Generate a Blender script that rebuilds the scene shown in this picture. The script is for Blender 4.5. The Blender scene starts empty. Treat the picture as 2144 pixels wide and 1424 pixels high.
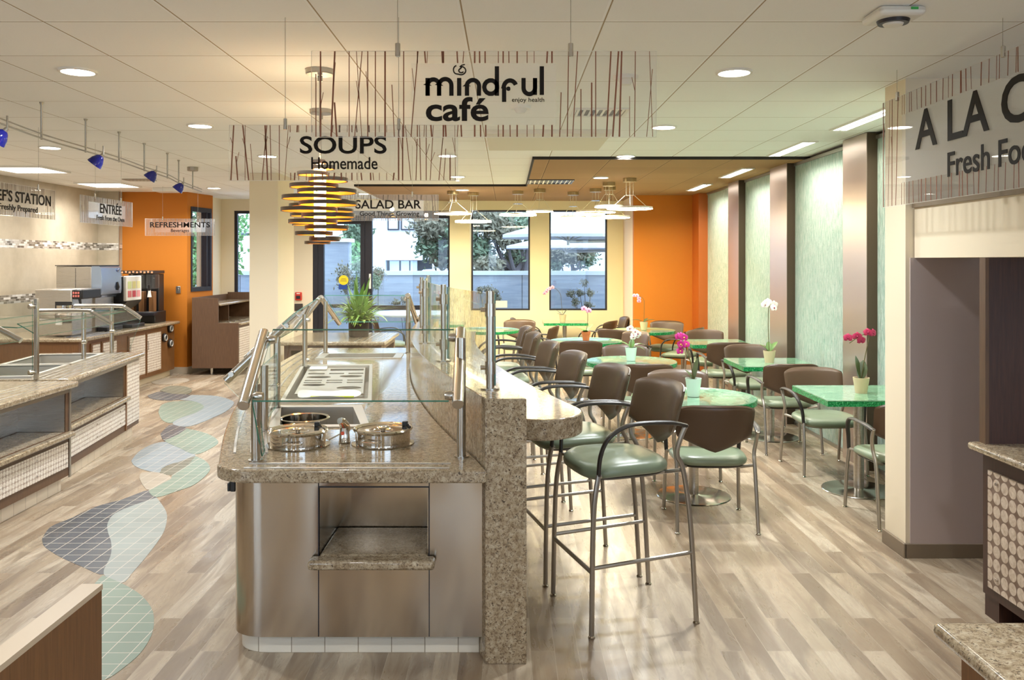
import bpy, bmesh, math, random
from mathutils import Vector, Matrix
R = random.Random(7)
SC = bpy.context.scene
COL = SC.collection
# ---------------- camera ----------------
F, CX, CY, HC = 1773.0, 1062.0, 547.0, 1.75
cam_d = bpy.data.cameras.new('camera'); cam = bpy.data.objects.new('camera', cam_d); COL.objects.link(cam)
cam.location = (0, 0, HC); cam.rotation_euler = (math.pi/2, 0, 0)
cam_d.sensor_width = 36; cam_d.lens = F/2144*36; cam_d.shift_x = (1072-CX)/2144; cam_d.shift_y = -(712-CY)/2144
cam_d.clip_start = .05; cam_d.clip_end = 200
SC.camera = cam
# ---------------- world, exposure ----------------
SC.view_settings.view_transform = 'Standard'; SC.view_settings.look = 'None'
SC.view_settings.gamma = 1; SC.view_settings.use_curve_mapping = False
SC.view_settings.exposure = 0.62
SC.cycles.use_denoising = True
SC.cycles.max_bounces = 10; SC.cycles.transparent_max_bounces = 24
SC.cycles.caustics_reflective = False; SC.cycles.caustics_refractive = False
SC.cycles.sample_clamp_indirect = 6
W = bpy.data.worlds.new('world'); SC.world = W; W.use_nodes = True
bg = W.node_tree.nodes['Background']; bg.inputs[0].default_value = (.66, .81, 1, 1); bg.inputs[1].default_value = 3.3
CEIL = 2.83
WARM = (.93, .97, 1)
def lamp(name, loc, size, power, color=WARM, rot=(0,0,0), shape='DISK', size_y=None, spread=2.6):
    d = bpy.data.lights.new(name, 'AREA'); d.shape = shape; d.size = size
    if size_y: d.size_y = size_y
    d.energy = power; d.color = color; d.spread = spread
    o = bpy.data.objects.new(name, d); COL.objects.link(o); o.location = loc; o.rotation_euler = rot
    return o
# ---------------- helpers ----------------
def on(px, py, z):      # the point of the horizontal plane z seen at a photo pixel
    Y = F*(z-HC)/(CY-py); return Vector(((px-CX)/F*Y, Y, z))
def at(px, py, Y):      # the point at depth Y
    return Vector(((px-CX)/F*Y, Y, HC+(CY-py)/F*Y))
def s2l(c):
    return tuple(((v/255)/12.92 if v/255 <= .04045 else ((v/255+.055)/1.055)**2.4) for v in c)
class MB:
    def __init__(s): s.v = []; s.f = []
    def add(s, vs, fs):
        n = len(s.v); s.v += [tuple(v) for v in vs]; s.f += [tuple(i+n for i in f) for f in fs]; return s
    def box(s, x0, x1, y0, y1, z0, z1, rz=0, piv=None):
        vs = [(x, y, z) for z in (z0, z1) for x, y in ((x0,y0),(x1,y0),(x1,y1),(x0,y1))]
        if rz:
            px, py = piv or ((x0+x1)/2, (y0+y1)/2); c, q = math.cos(rz), math.sin(rz)
            vs = [(px+(x-px)*c-(y-py)*q, py+(x-px)*q+(y-py)*c, z) for x, y, z in vs]
        return s.add(vs, [(3,2,1,0),(4,5,6,7),(0,1,5,4),(1,2,6,5),(2,3,7,6),(3,0,4,7)])
    def prism(s, poly, z0, z1):
        n = len(poly)
        a = sum(poly[i][0]*poly[(i+1)%n][1]-poly[(i+1)%n][0]*poly[i][1] for i in range(n))
        if a < 0: poly = poly[::-1]
        return s.add([(x,y,z0) for x,y in poly]+[(x,y,z1) for x,y in poly],
                     [tuple(range(n))[::-1], tuple(range(n,2*n))]+[(i,(i+1)%n,n+(i+1)%n,n+i) for i in range(n)])
    def prof(s, poly, a0, a1, axis):   # extrude a 2D outline along axis: 'x' takes (y,z), 'y' takes (x,z)
        n = len(poly)
        mk = (lambda p, a: (a, p[0], p[1])) if axis == 'x' else (lambda p, a: (p[0], a, p[1]))
        return s.add([mk(p,a0) for p in poly]+[mk(p,a1) for p in poly],
                     [tuple(range(n)), tuple(range(n,2*n))[::-1]]+[(i,n+i,n+(i+1)%n,(i+1)%n) for i in range(n)])
    def tube(s, pts, r, n=10, cap=True):
        pts = [Vector(p) for p in pts]; rs = r if isinstance(r, (list,tuple)) else [r]*len(pts)
        vs = []; up = None
        for i, p in enumerate(pts):
            t = (pts[min(i+1,len(pts)-1)]-pts[max(i-1,0)]).normalized()
            if up is None:
                up = Vector((0,0,1)) if abs(t.z) < .9 else Vector((1,0,0))
            a = t.cross(up)
            if a.length < 1e-4: a = t.cross(Vector((1,.3,0)))
            a.normalize(); b = a.cross(t).normalized(); up = b
            for k in range(n):
                w = 2*math.pi*k/n; vs.append(p+a*(math.cos(w)*rs[i])+b*(math.sin(w)*rs[i]))
        fs = [(i*n+k, i*n+(k+1)%n, (i+1)*n+(k+1)%n, (i+1)*n+k) for i in range(len(pts)-1) for k in range(n)]
        if cap: fs += [tuple(range(n))[::-1], tuple((len(pts)-1)*n+k for k in range(n))]
        return s.add(vs, fs)
    def lathe(s, prof, c=(0,0,0), n=24, closed=False):
        vs = [(c[0]+r*math.cos(2*math.pi*k/n), c[1]+r*math.sin(2*math.pi*k/n), c[2]+z) for r, z in prof for k in range(n)]
        m = len(prof)
        fs = [(i*n+k, i*n+(k+1)%n, ((i+1)%m)*n+(k+1)%n, ((i+1)%m)*n+k) for i in range(m if closed else m-1) for k in range(n)]
        if not closed:
            fs += [tuple(range(n))[::-1], tuple((m-1)*n+k for k in range(n))]
        return s.add(vs, fs)
    def grid(s, P, close=False):
        m, n = len(P), len(P[0])
        return s.add([p for row in P for p in row], [(i*n+j, i*n+j+1, (i+1)*n+j+1, (i+1)*n+j) for i in range(m-1) for j in range(n-1)])
    def quad(s, a, b, c, d): return s.add([a,b,c,d], [(0,1,2,3)])
def smooth_pts(pts, k=6):
    pts = [Vector(p) for p in pts]; out = []
    for i in range(len(pts)-1):
        p0 = pts[max(i-1,0)]; p1 = pts[i]; p2 = pts[i+1]; p3 = pts[min(i+2,len(pts)-1)]
        for j in range(k):
            t = j/k
            out.append(.5*((2*p1)+(p2-p0)*t+(2*p0-5*p1+4*p2-p3)*t*t+(3*p1-p0-3*p2+p3)*t**3))
    out.append(pts[-1]); return out
def tag(o, label=None, cat=None, group=None, kind=None):
    if label: o['label'] = label
    if cat: o['category'] = cat
    if group: o['group'] = group
    if kind: o['kind'] = kind
    return o
def origin(o):
    v = Vector((0,0,0))
    while o: v += o.location; o = o.parent
    return v
def link(name, mb, mat, parent=None, bevel=0, smooth=True, local=False, angle=.6, seg=2):
    me = bpy.data.meshes.new(name); me.from_pydata(mb.v, [], mb.f)
    bm = bmesh.new(); bm.from_mesh(me); bmesh.ops.recalc_face_normals(bm, faces=bm.faces); bm.to_mesh(me); bm.free()
    mats = mat if isinstance(mat, list) else [mat]
    for m in mats: me.materials.append(m)
    o = bpy.data.objects.new(name, me); COL.objects.link(o)
    if parent:
        o.parent = parent
        if not local:
            d = origin(parent); me.transform(Matrix.Translation(-d))
    elif not local:
        xs = [v[0] for v in mb.v]; ys = [v[1] for v in mb.v]; zs = [v[2] for v in mb.v]
        c = Vector(((min(xs)+max(xs))/2, (min(ys)+max(ys))/2, min(zs)))
        me.transform(Matrix.Translation(-c)); o.location = c
    if smooth:
        me.shade_smooth(); me.set_sharp_from_angle(angle=angle)
    if bevel:
        b = o.modifiers.new('bevel', 'BEVEL'); b.width = bevel; b.segments = seg; b.limit_method = 'ANGLE'; b.angle_limit = .7
        b.harden_normals = False
    return o
def thing(name, label, cat, loc=(0,0,0), rz=0, group=None, kind=None):
    o = bpy.data.objects.new(name, None); COL.objects.link(o); o.location = loc; o.rotation_euler = (0,0,rz)
    o.empty_display_size = .1
    return tag(o, label, cat, group, kind)
def struct(name, mb, mat, parent=None, **k):
    o = link(name, mb, mat, parent, **k)
    if not parent: o['kind'] = 'structure'
    return o
def cut(o, cutters):      # real openings: subtract closed shapes from a mesh for good
    d = origin(o)
    for mb in cutters:
        me = bpy.data.meshes.new('c'); me.from_pydata(mb.v, [], mb.f)
        bm = bmesh.new(); bm.from_mesh(me); bmesh.ops.recalc_face_normals(bm, faces=bm.faces); bm.to_mesh(me); bm.free()
        c = bpy.data.objects.new('c', me); COL.objects.link(c)
        m = o.modifiers.new('b', 'BOOLEAN'); m.operation = 'DIFFERENCE'; m.object = c; m.solver = 'EXACT'
        while o.modifiers[0] != m and o.modifiers[0].name != 'b': o.modifiers.move(len(o.modifiers)-1, 0)
        saved = [(x.name, x.show_viewport) for x in o.modifiers]
        for x in o.modifiers: x.show_viewport = (x.name == 'b')
        dg = bpy.context.evaluated_depsgraph_get(); dg.update()
        new = bpy.data.meshes.new_from_object(o.evaluated_get(dg))
        o.modifiers.remove(m); o.data = new
        for x in o.modifiers: x.show_viewport = True
        bpy.data.objects.remove(c)
    return o
def kids(o): return [c for c in bpy.data.objects if c.parent == o]
KID = {}
def copy_tree(o, parent=None):
    c = o.copy(); COL.objects.link(c)
    if parent: c.parent = parent
    if o.name not in KID: KID[o.name] = kids(o)
    for ch in list(KID[o.name]): copy_tree(ch, c)
    return c
# ---------------- materials ----------------
def mat(name, col=(.8,.8,.8), rough=.5, metal=0, emit=None, estr=0, spec=.5, srgb=True):
    m = bpy.data.materials.new(name); m.use_nodes = True; b = m.node_tree.nodes['Principled BSDF']
    c = s2l(col) if srgb else col
    b.inputs['Base Color'].default_value = (*c, 1); b.inputs['Roughness'].default_value = rough; b.inputs['Metallic'].default_value = metal
    b.inputs['Specular IOR Level'].default_value = spec
    if emit: b.inputs['Emission Color'].default_value = (*emit, 1); b.inputs['Emission Strength'].default_value = estr
    return m
class NT:
    def __init__(s, m): s.t = m.node_tree; s.b = s.t.nodes['Principled BSDF']
    def n(s, typ, ins=None, **kw):
        x = s.t.nodes.new(typ)
        for k, v in kw.items(): setattr(x, k, v)
        for k, v in (ins or {}).items(): s.set(x, k, v)
        return x
    def set(s, x, k, v):
        i = x.inputs[k]
        if hasattr(v, 'outputs'): s.t.links.new(v.outputs[0], i)
        elif isinstance(v, bpy.types.NodeSocket): s.t.links.new(v, i)
        else: i.default_value = v
    def coord(s, scale=(1,1,1), rot=(0,0,0), loc=(0,0,0), space='Object'):
        c = s.n('ShaderNodeTexCoord'); mp = s.n('ShaderNodeMapping')
        s.t.links.new(c.outputs[space], mp.inputs[0]); mp.inputs['Scale'].default_value = scale
        mp.inputs['Rotation'].default_value = rot; mp.inputs['Location'].default_value = loc; return mp
    def geo(s, scale=(1,1,1), rot=(0,0,0), loc=(0,0,0)):
        c = s.n('ShaderNodeNewGeometry'); mp = s.n('ShaderNodeMapping')
        s.t.links.new(c.outputs['Position'], mp.inputs[0]); mp.inputs['Scale'].default_value = scale
        mp.inputs['Rotation'].default_value = rot; mp.inputs['Location'].default_value = loc; return mp
    def ramp(s, fac, stops, interp='LINEAR'):
        r = s.n('ShaderNodeValToRGB'); r.color_ramp.interpolation = interp; e = r.color_ramp.elements
        while len(e) < len(stops): e.new(.5)
        for x, (p, c) in zip(e, stops): x.position = p; x.color = (*c, 1) if len(c) == 3 else c
        s.set(r, 0, fac); return r
    def mix(s, f, a, b, blend='MIX'):
        x = s.n('ShaderNodeMix', data_type='RGBA', blend_type=blend)
        for k, v in ((0, f), (6, a), (7, b)):
            if isinstance(v, tuple): v = (*v[:3], 1)
            s.set(x, k, v)
        return x.outputs[2]
    def math(s, op, a, b=0.0, c=None):
        x = s.n('ShaderNodeMath', operation=op); s.set(x, 0, a); s.set(x, 1, b)
        if c is not None: s.set(x, 2, c)
        return x
    def noise(s, vec, scale, detail=3, rough=.5, dist=0):
        x = s.n('ShaderNodeTexNoise'); s.set(x, 'Vector', vec); x.inputs['Scale'].default_value = scale
        x.inputs['Detail'].default_value = detail; x.inputs['Roughness'].default_value = rough; x.inputs['Distortion'].default_value = dist; return x
    def bump(s, h, strength=.3, dist=.01):
        x = s.n('ShaderNodeBump'); s.set(x, 'Height', h); x.inputs['Strength'].default_value = strength; x.inputs['Distance'].default_value = dist
        s.t.links.new(x.outputs[0], s.b.inputs['Normal']); return x
def m_granite():
    m = mat('granite', rough=.13); t = NT(m); v = t.geo()
    a = t.noise(v, 34, 6, .75); b = t.noise(v, 110, 4, .75, .4); c = t.noise(t.geo(loc=(3,1,7)), 66, 5, .8, .6)
    base = t.ramp(a, [(.32, s2l((120,101,76))), (.48, s2l((160,142,115))), (.66, s2l((192,178,153)))])
    x = t.mix(t.ramp(b, [(.53, (0,0,0)), (.60, (1,1,1))]), base, s2l((112,92,72)))
    x = t.mix(t.ramp(c, [(.575, (0,0,0)), (.63, (1,1,1))]), x, s2l((52,42,34)))
    t.set(t.b, 'Base Color', x); return m
def m_steel(name='brushed steel', col=(196,190,182), rough=.28, scale=(2,2,160), bump=.06):
    m = mat(name, col, rough, 1); t = NT(m); n = t.noise(t.coord(scale), 3, 4, .6)
    t.set(t.b, 'Roughness', t.ramp(n, [(.3, (rough*.8,)*3), (.7, (rough*1.25,)*3)])); t.bump(n, bump, .002); return m
def m_wood(name, c1, c2, scale=(40,40,2.2), rough=.42):
    m = mat(name, c1, rough); t = NT(m); n = t.noise(t.geo(scale), 3, 5, .65, .2)
    t.set(t.b, 'Base Color', t.ramp(n, [(.3, s2l(c2)), (.7, s2l(c1))])); return m
def m_floor():
    m = mat('plank floor', rough=.3); t = NT(m)
    g = t.geo(rot=(0,0,math.pi/2))
    br = t.n('ShaderNodeTexBrick', {'Vector': g}); br.offset = .37; br.offset_frequency = 2
    for k, v in (('Scale',1.0),('Mortar Size',.0016),('Mortar Smooth',.1),('Bias',0.0),('Brick Width',.95),('Row Height',.106)): br.inputs[k].default_value = v
    br.inputs['Color1'].default_value = (0,0,0,1); br.inputs['Color2'].default_value = (1,1,1,1); br.inputs['Mortar'].default_value = (.5,.5,.5,1)
    off = t.n('ShaderNodeVectorMath', {1: (7.3, 3.1, 5.7)}, operation='MULTIPLY'); t.set(off, 0, br.outputs[0])
    vv = t.n('ShaderNodeVectorMath', operation='ADD'); t.set(vv, 0, t.geo((6,.9,1))); t.set(vv, 1, off)
    gr = t.noise(vv, 2.0, 6, .62, 1.6); big = t.noise(vv, .75, 3, .5, .9)
    c = t.ramp(br.outputs[0], [(0, s2l((146,127,104))), (.5, s2l((171,153,129))), (1, s2l((192,177,155)))])
    c = t.mix(t.ramp(gr, [(.44, (0,0,0)), (.60, (.55,)*3)]), c, s2l((136,113,90)))
    c = t.mix(t.ramp(big, [(.52, (0,0,0)), (.60, (.62,)*3)]), c, s2l((116,98,81)))
    c = t.mix(br.outputs[1], c, s2l((172,156,136)))
    t.set(t.b, 'Base Color', c); t.set(t.b, 'Roughness', t.ramp(gr, [(.3, (.24,)*3), (.7, (.36,)*3)]))
    t.bump(t.math('SUBTRACT', 1.0, br.outputs[1]), .25, .002); return m
def m_tilegrid(name, col, sx=.152, grout=(205,196,180), rough=.35, axis='xy', loc=(0,0,0), mortar=.0022):
    m = mat(name, col, rough); t = NT(m)
    rot = {'xy': (0,0,0), 'xz': (math.pi/2,0,0), 'yz': (math.pi/2,0,math.pi/2)}[axis]
    br = t.n('ShaderNodeTexBrick', {'Vector': t.geo(rot=rot if axis != 'yz' else (0,0,0), loc=loc)}) ; br.offset = 0
    if axis == 'yz':
        c = t.n('ShaderNodeNewGeometry'); sp = t.n('ShaderNodeSeparateXYZ'); t.t.links.new(c.outputs['Position'], sp.inputs[0])
        cb = t.n('ShaderNodeCombineXYZ'); t.t.links.new(sp.outputs[1], cb.inputs[0]); t.t.links.new(sp.outputs[2], cb.inputs[1]); t.set(br, 'Vector', cb)
    for k, v in (('Scale',1.0),('Mortar Size',mortar),('Mortar Smooth',.1),('Bias',0.0),('Brick Width',sx),('Row Height',sx)): br.inputs[k].default_value = v
    c0 = s2l(col); br.inputs['Color1'].default_value = (*c0,1); br.inputs['Color2'].default_value = (*[x*.9 for x in c0],1); br.inputs['Mortar'].default_value = (*s2l(grout),1)
    t.set(t.b, 'Base Color', br.outputs[0]); t.bump(t.math('SUBTRACT', 1.0, br.outputs[1]), .3, .002); return m
def m_ceiling(name, c1, c2, line, x0, y0, s):
    m = mat(name, c1, .85, spec=.2); t = NT(m)
    br = t.n('ShaderNodeTexBrick', {'Vector': t.geo(loc=(-x0,-y0,0))}); br.offset = 0
    for k, v in (('Scale',1.0),('Mortar Size',.0085),('Mortar Smooth',.0),('Bias',0.0),('Brick Width',s),('Row Height',s)): br.inputs[k].default_value = v
    br.inputs['Color1'].default_value = (*s2l(c1),1); br.inputs['Color2'].default_value = (*s2l(c2),1); br.inputs['Mortar'].default_value = (*s2l([min(255,x+9) for x in c1]),1)
    b2 = t.n('ShaderNodeTexBrick', {'Vector': t.geo(loc=(-x0-.006,-y0-.012,0))}); b2.offset = 0
    for k, v in (('Scale',1.0),('Mortar Size',.0034),('Mortar Smooth',.0),('Bias',0.0),('Brick Width',s),('Row Height',s)): b2.inputs[k].default_value = v
    n = t.noise(t.geo(), 160, 2, .6)
    c = t.mix(t.ramp(n, [(.62, (0,0,0)), (.72, (.16,)*3)]), br.outputs[0], s2l([x*.8 for x in c1]))
    c = t.mix(t.math('SUBTRACT', b2.outputs[1], br.outputs[1]), c, s2l(line)) if False else t.mix(b2.outputs[1], c, s2l(line))
    t.set(t.b, 'Base Color', c); t.bump(n, .1, .002); return m
def m_capiz(axis='yz', s=.036, d0=(206,192,176), d1=(240,232,222), g0=(160,142,130), g1=(190,174,160)):
    m = mat('shell disc panel', rough=.22); t = NT(m)
    c = t.n('ShaderNodeNewGeometry'); sp = t.n('ShaderNodeSeparateXYZ'); t.t.links.new(c.outputs['Position'], sp.inputs[0])
    u, v = {'yz': (1,2), 'xz': (0,2)}[axis]
    fu = t.math('SUBTRACT', t.math('FRACT', t.math('DIVIDE', sp.outputs[u], s)), .5); fv = t.math('SUBTRACT', t.math('FRACT', t.math('DIVIDE', sp.outputs[v], s)), .5)
    d = t.math('SQRT', t.math('ADD', t.math('MULTIPLY', fu, fu), t.math('MULTIPLY', fv, fv)))
    mask = t.ramp(d, [(.43, (1,1,1)), (.48, (0,0,0))])
    n = t.noise(t.geo(), 42, 4, .6, .5); n2 = t.noise(t.geo(), 16, 2)
    disc = t.ramp(n, [(.3, s2l(d0)), (.7, s2l(d1))])
    bgc = t.ramp(n2, [(.3, s2l(g0)), (.7, s2l(g1))])
    t.set(t.b, 'Base Color', t.mix(mask, bgc, disc)); t.bump(mask, .3, .003); return m
def m_glass(name, tint=(1,1,1), haze=0, hazecol=(1,1,1), refl=.5, base=.05, rough=.0):
    m = bpy.data.materials.new(name); m.use_nodes = True; nt = m.node_tree; nt.nodes.clear()
    def n(typ): return nt.nodes.new(typ)
    out = n('ShaderNodeOutputMaterial'); tr = n('ShaderNodeBsdfTransparent'); tr.inputs[0].default_value = (*tint,1)
    gl = n('ShaderNodeBsdfGlossy'); gl.inputs['Roughness'].default_value = rough
    lw = n('ShaderNodeLayerWeight'); lw.inputs[0].default_value = .5
    p = n('ShaderNodeMath'); p.operation = 'POWER'; p.inputs[1].default_value = 4.5; nt.links.new(lw.outputs['Facing'], p.inputs[0])
    mu = n('ShaderNodeMath'); mu.operation = 'MULTIPLY_ADD'; mu.inputs[1].default_value = refl; mu.inputs[2].default_value = base; nt.links.new(p.outputs[0], mu.inputs[0])
    mx = n('ShaderNodeMixShader'); nt.links.new(mu.outputs[0], mx.inputs[0]); nt.links.new(gl.outputs[0], mx.inputs[2])
    if haze:
        df = n('ShaderNodeBsdfTranslucent'); d2 = n('ShaderNodeBsdfDiffuse')
        for q in (df, d2): q.inputs[0].default_value = (*hazecol,1)
        m2 = n('ShaderNodeMixShader'); m2.inputs[0].default_value = .5; nt.links.new(df.outputs[0], m2.inputs[1]); nt.links.new(d2.outputs[0], m2.inputs[2])
        m3 = n('ShaderNodeMixShader'); m3.inputs[0].default_value = haze; nt.links.new(tr.outputs[0], m3.inputs[1]); nt.links.new(m2.outputs[0], m3.inputs[2])
        nt.links.new(m3.outputs[0], mx.inputs[1]); m['hazemix'] = 1
        m3.name = 'hazemix'
    else: nt.links.new(tr.outputs[0], mx.inputs[1])
    nt.links.new(mx.outputs[0], out.inputs[0]); return m
M = {}
M['granite'] = m_granite()
M['steel'] = m_steel(bump=.008, rough=.3); M['steel_panel'] = m_steel('steel cabinet panel', (186,174,158), .3, (2,2,200), .01)
M['chrome'] = mat('polished steel', (214,208,200), .09, 1)
M['tube'] = mat('satin steel tube', (196,190,180), .24, 1)
M['alu'] = mat('silver painted metal', (168,162,152), .35, .85)
M['wood'] = m_wood('brown laminate', (106,79,57), (84,60,43))
M['wood_dark'] = m_wood('dark walnut laminate', (74,46,36), (54,33,26))
M['wood_edge'] = m_wood('orange brown wood', (128,88,52), (104,70,40))
M['floor'] = m_floor()
M['white'] = mat('white plastic', (232,228,220), .4)
M['black'] = mat('black plastic', (30,28,28), .4)
M['dark'] = mat('dark frame metal', (46,44,50), .4, .3)
M['cream'] = mat('cream painted wall', (232,218,192), .8, spec=.2)
M['yellow'] = mat('pale yellow painted wall', (246,234,198), .8, spec=.2)
M['orange'] = mat('orange painted wall', (190,114,32), .65, spec=.3)
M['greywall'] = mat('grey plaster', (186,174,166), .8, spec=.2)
M['base'] = mat('vinyl base', (196,182,160), .5)
M['darkbase'] = mat('dark taupe vinyl base', (132,116,96), .5)
M['letters'] = mat('dark brown lettering', (24,17,11), .6, spec=.2)
M['reed'] = mat('printed reed brown', (132,78,52), .6)
M['reedgrey'] = mat('printed reed grey', (150,132,116), .6)
M['brownback'] = mat('brown upholstery', (82,62,45), .36); 
M['greenseat'] = mat('sage green vinyl', (126,138,114), .34)
M['blackarm'] = mat('black arm plastic', (42,38,34), .4)
M['pane'] = m_glass('window pane', (.93,.97,1), refl=.35, base=.03)
M['guard'] = m_glass('clear guard glass', (.965,.985,.975), refl=.5, base=.04)
M['gedge'] = mat('green glass edge', (70,130,110), .2)
M['acrylic'] = m_glass('clear acrylic', (.97,.97,.97), haze=.05, refl=.4, base=.04)
M['frost'] = m_glass('frosted acrylic', (1,1,1), haze=.09, hazecol=(1,1,1), refl=.2, base=.02)
for k, c in (('brownback', .003), ('greenseat', .002)):
    t = NT(M[k]); n = t.noise(t.coord(), 220, 2, .6); t.bump(n, .12, c)
def emis(name, col, s):
    m = mat(name, (255,255,255), .5); b = m.node_tree.nodes['Principled BSDF']
    b.inputs['Emission Color'].default_value = (*col,1); b.inputs['Emission Strength'].default_value = s; return m
M['lamp'] = emis('lit downlight lens', (1,.95,.86), 14)
M['panel'] = emis('lit light panel', (1,.97,.92), 5)
M['ring'] = emis('lit ring diffuser', (1,.82,.46), 64)
M['slot'] = emis('lit slot lens', (1,.96,.88), 6)
M['amber'] = emis('glowing amber lamp core', (1,.60,.15), 12)
# ---------------- room shell ----------------
TS = .632
M['ceiling'] = m_ceiling('white ceiling tile', (250,249,247), (246,245,242), (170,150,124), -1.465, 3.807, TS)
M['ceiling_brown'] = m_ceiling('brown ceiling tile', (174,138,98), (167,131,92), (84,62,42), -1.465, 3.807, TS)
def m_tilewall():
    m = mat('limestone wall tile', (206,194,172), .35); t = NT(m)
    c = t.n('ShaderNodeNewGeometry'); sp = t.n('ShaderNodeSeparateXYZ'); t.t.links.new(c.outputs['Position'], sp.inputs[0])
    along = t.math('ADD', sp.outputs[0], sp.outputs[1])
    cb = t.n('ShaderNodeCombineXYZ'); t.set(cb, 0, along); t.t.links.new(sp.outputs[2], cb.inputs[1])
    def brick(w, h, mo, off):
        b = t.n('ShaderNodeTexBrick', {'Vector': cb}); b.offset = off
        for k, v in (('Scale',1.0),('Mortar Size',mo),('Mortar Smooth',.1),('Bias',0.0),('Brick Width',w),('Row Height',h)): b.inputs[k].default_value = v
        return b
    b1 = brick(.305, .61, .0015, .0); n = t.noise(t.geo(), 3, 4, .6); n2 = t.noise(t.geo(), 30, 3, .6)
    tile = t.ramp(n, [(.3, s2l((172,160,138))), (.7, s2l((194,182,160)))])
    tile = t.mix(b1.outputs[1], tile, s2l((176,166,148)))
    b2 = brick(.075, .0275, .002, .5); b2.inputs['Color1'].default_value = (0,0,0,1); b2.inputs['Color2'].default_value = (1,1,1,1); b2.inputs['Mortar'].default_value = (.55,.55,.55,1)
    mos = t.ramp(b2.outputs[0], [(0, s2l((92,86,76))), (.3, s2l((134,126,112))), (.6, s2l((188,182,172))), (.85, s2l((226,222,214)))])
    def band(a, b):
        return t.math('MULTIPLY', t.math('GREATER_THAN', sp.outputs[2], a), t.math('LESS_THAN', sp.outputs[2], b))
    msk = t.math('ADD', band(1.92, 2.03), band(1.21, 1.32))
    t.set(t.b, 'Base Color', t.mix(msk, tile, mos)); t.set(t.b, 'Roughness', t.math('SUBTRACT', .4, t.math('MULTIPLY', msk, .25)))
    return m
M['tilewall'] = m_tilewall()
M['inlay_dark'] = m_tilegrid('slate floor tile', (88,90,94), .105)
M['inlay_light'] = m_tilegrid('pale grey floor tile', (156,162,156), .105)
M['inlay_green'] = m_tilegrid('sage floor tile', (132,148,132), .105)
M['inlay_olive'] = m_tilegrid('olive grey floor tile', (120,120,104), .105)
M['inlay_blue'] = m_tilegrid('blue grey floor tile', (146,156,160), .105)
M['inlay_sand'] = m_tilegrid('sand floor tile', (172,160,142), .105)
YB = 14.75
fl = struct('floor', MB().box(-7, 5.3, -2.2, YB+.1, -.12, 0), M['floor'])
NI = [0]
def inlay(pts, m, z=0):
    poly = []; NI[0] += 1; z = .001+.0003*NI[0]
    for x, y in [(v.x, v.y) for v in smooth_pts([(a,b,0) for a,b in pts+[pts[0]]], 4)[:-1]]:
        g = on(x/2.211, 780+y/2.211, 0); poly.append((g.x, g.y))
    link('tile_inlay', MB().prism(poly, .0002, z), M[m], fl, smooth=False)
inlay([(195,770),(235,715),(330,675),(450,620),(560,590),(690,545),(725,580),(620,615),(530,655),(498,700),(500,740),(515,790),(512,850),(480,935),(380,900),(270,850),(205,805)], 'inlay_dark')
inlay([(725,580),(755,620),(773,660),(765,720),(740,770),(680,850),(620,920),(565,975),(480,935),(512,850),(515,790),(500,740),(498,700),(530,655),(620,615)], 'inlay_light', .0016)
inlay([(475,940),(565,978),(650,1030),(700,1090),(713,1150),(700,1220),(650,1300),(570,1370),(485,1424),(380,1440),(300,1390),(270,1290),(330,1120),(420,1000)], 'inlay_green')
inlay([(608,410),(640,370),(700,335),(770,322),(850,345),(905,385),(850,410),(790,425),(750,445),(735,465),(660,450),(620,430)], 'inlay_blue')
inlay([(740,465),(760,440),(830,415),(905,388),(870,430),(800,475)], 'inlay_olive', .0016)
inlay([(905,388),(950,410),(972,440),(960,470),(900,520),(820,550),(725,578),(690,545),(760,510),(793,488),(800,475),(870,430)], 'inlay_green', .002)
inlay([(645,490),(660,465),(735,465),(793,488),(760,510),(690,545),(660,520)], 'inlay_sand', .0016)
inlay([(743,285),(770,255),(800,242),(865,260),(830,285),(790,305),(765,320),(750,305)], 'inlay_dark', .0016)
inlay([(865,260),(960,285),(1010,320),(980,350),(905,380),(830,350),(765,320),(790,305),(830,285)], 'inlay_green')
inlay([(733,185),(750,150),(810,135),(900,135),(945,160),(900,190),(830,215),(790,235),(750,220)], 'inlay_green', .002)
inlay([(890,105),(1000,110),(1070,130),(1080,150),(1030,190),(880,250),(800,240),(830,215),(900,190),(945,160),(900,135),(830,125)], 'inlay_blue')
inlay([(683,108),(740,90),(800,100),(880,105),(840,125),(760,130),(700,122)], 'inlay_dark', .0016)
inlay([(740,85),(780,65),(850,65),(888,80),(870,100),(800,100)], 'inlay_olive', .002)
inlay([(700,45),(760,30),(850,28),(875,40),(800,55),(720,55)], 'inlay_sand')
struct('ceiling', MB().box(-7, 5.3, -2.2, YB+.1, CEIL, CEIL+.1), M['ceiling'], smooth=False)
struct('ceiling', MB().prism([(.28,8.75),(3.2,8.75),(3.2,YB),(-2.15,YB),(-2.15,11.9),(.28,11.9)], CEIL-.028, CEIL+.02), M['ceiling_brown'], smooth=False)
M['gap'] = mat('dark shadow reveal', (40,34,30), .8)
struct('trim_1', MB().box(.26,3.12,8.735,8.75,CEIL-.03,CEIL).box(-2.15,.28,11.885,11.9,CEIL-.03,CEIL).box(.262,.28,8.75,11.9,CEIL-.03,CEIL), M['gap'])
struct('wall_left', MB().box(-6.45, -6.33, -2.2, 13.1, 0, CEIL), M['tilewall'])
struct('wall_left_return', MB().box(-6.45, -6.0, 13.1, 13.3, 0, CEIL), M['tilewall'])
struct('trim_2', MB().box(-6.008, -5.996, 13.085, 13.1, 0, CEIL), M['alu'])
struct('wall_rear_orange', MB().box(-6.0, -4.99, 13.2, 13.34, 0, CEIL), M['orange'])
A, B = Vector((-4.99,13.2)), Vector((-4.85,13.95)); dAB = (B-A); nAB = Vector((-dAB.y, dAB.x)).normalized()*.14   # outward thickness
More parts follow.
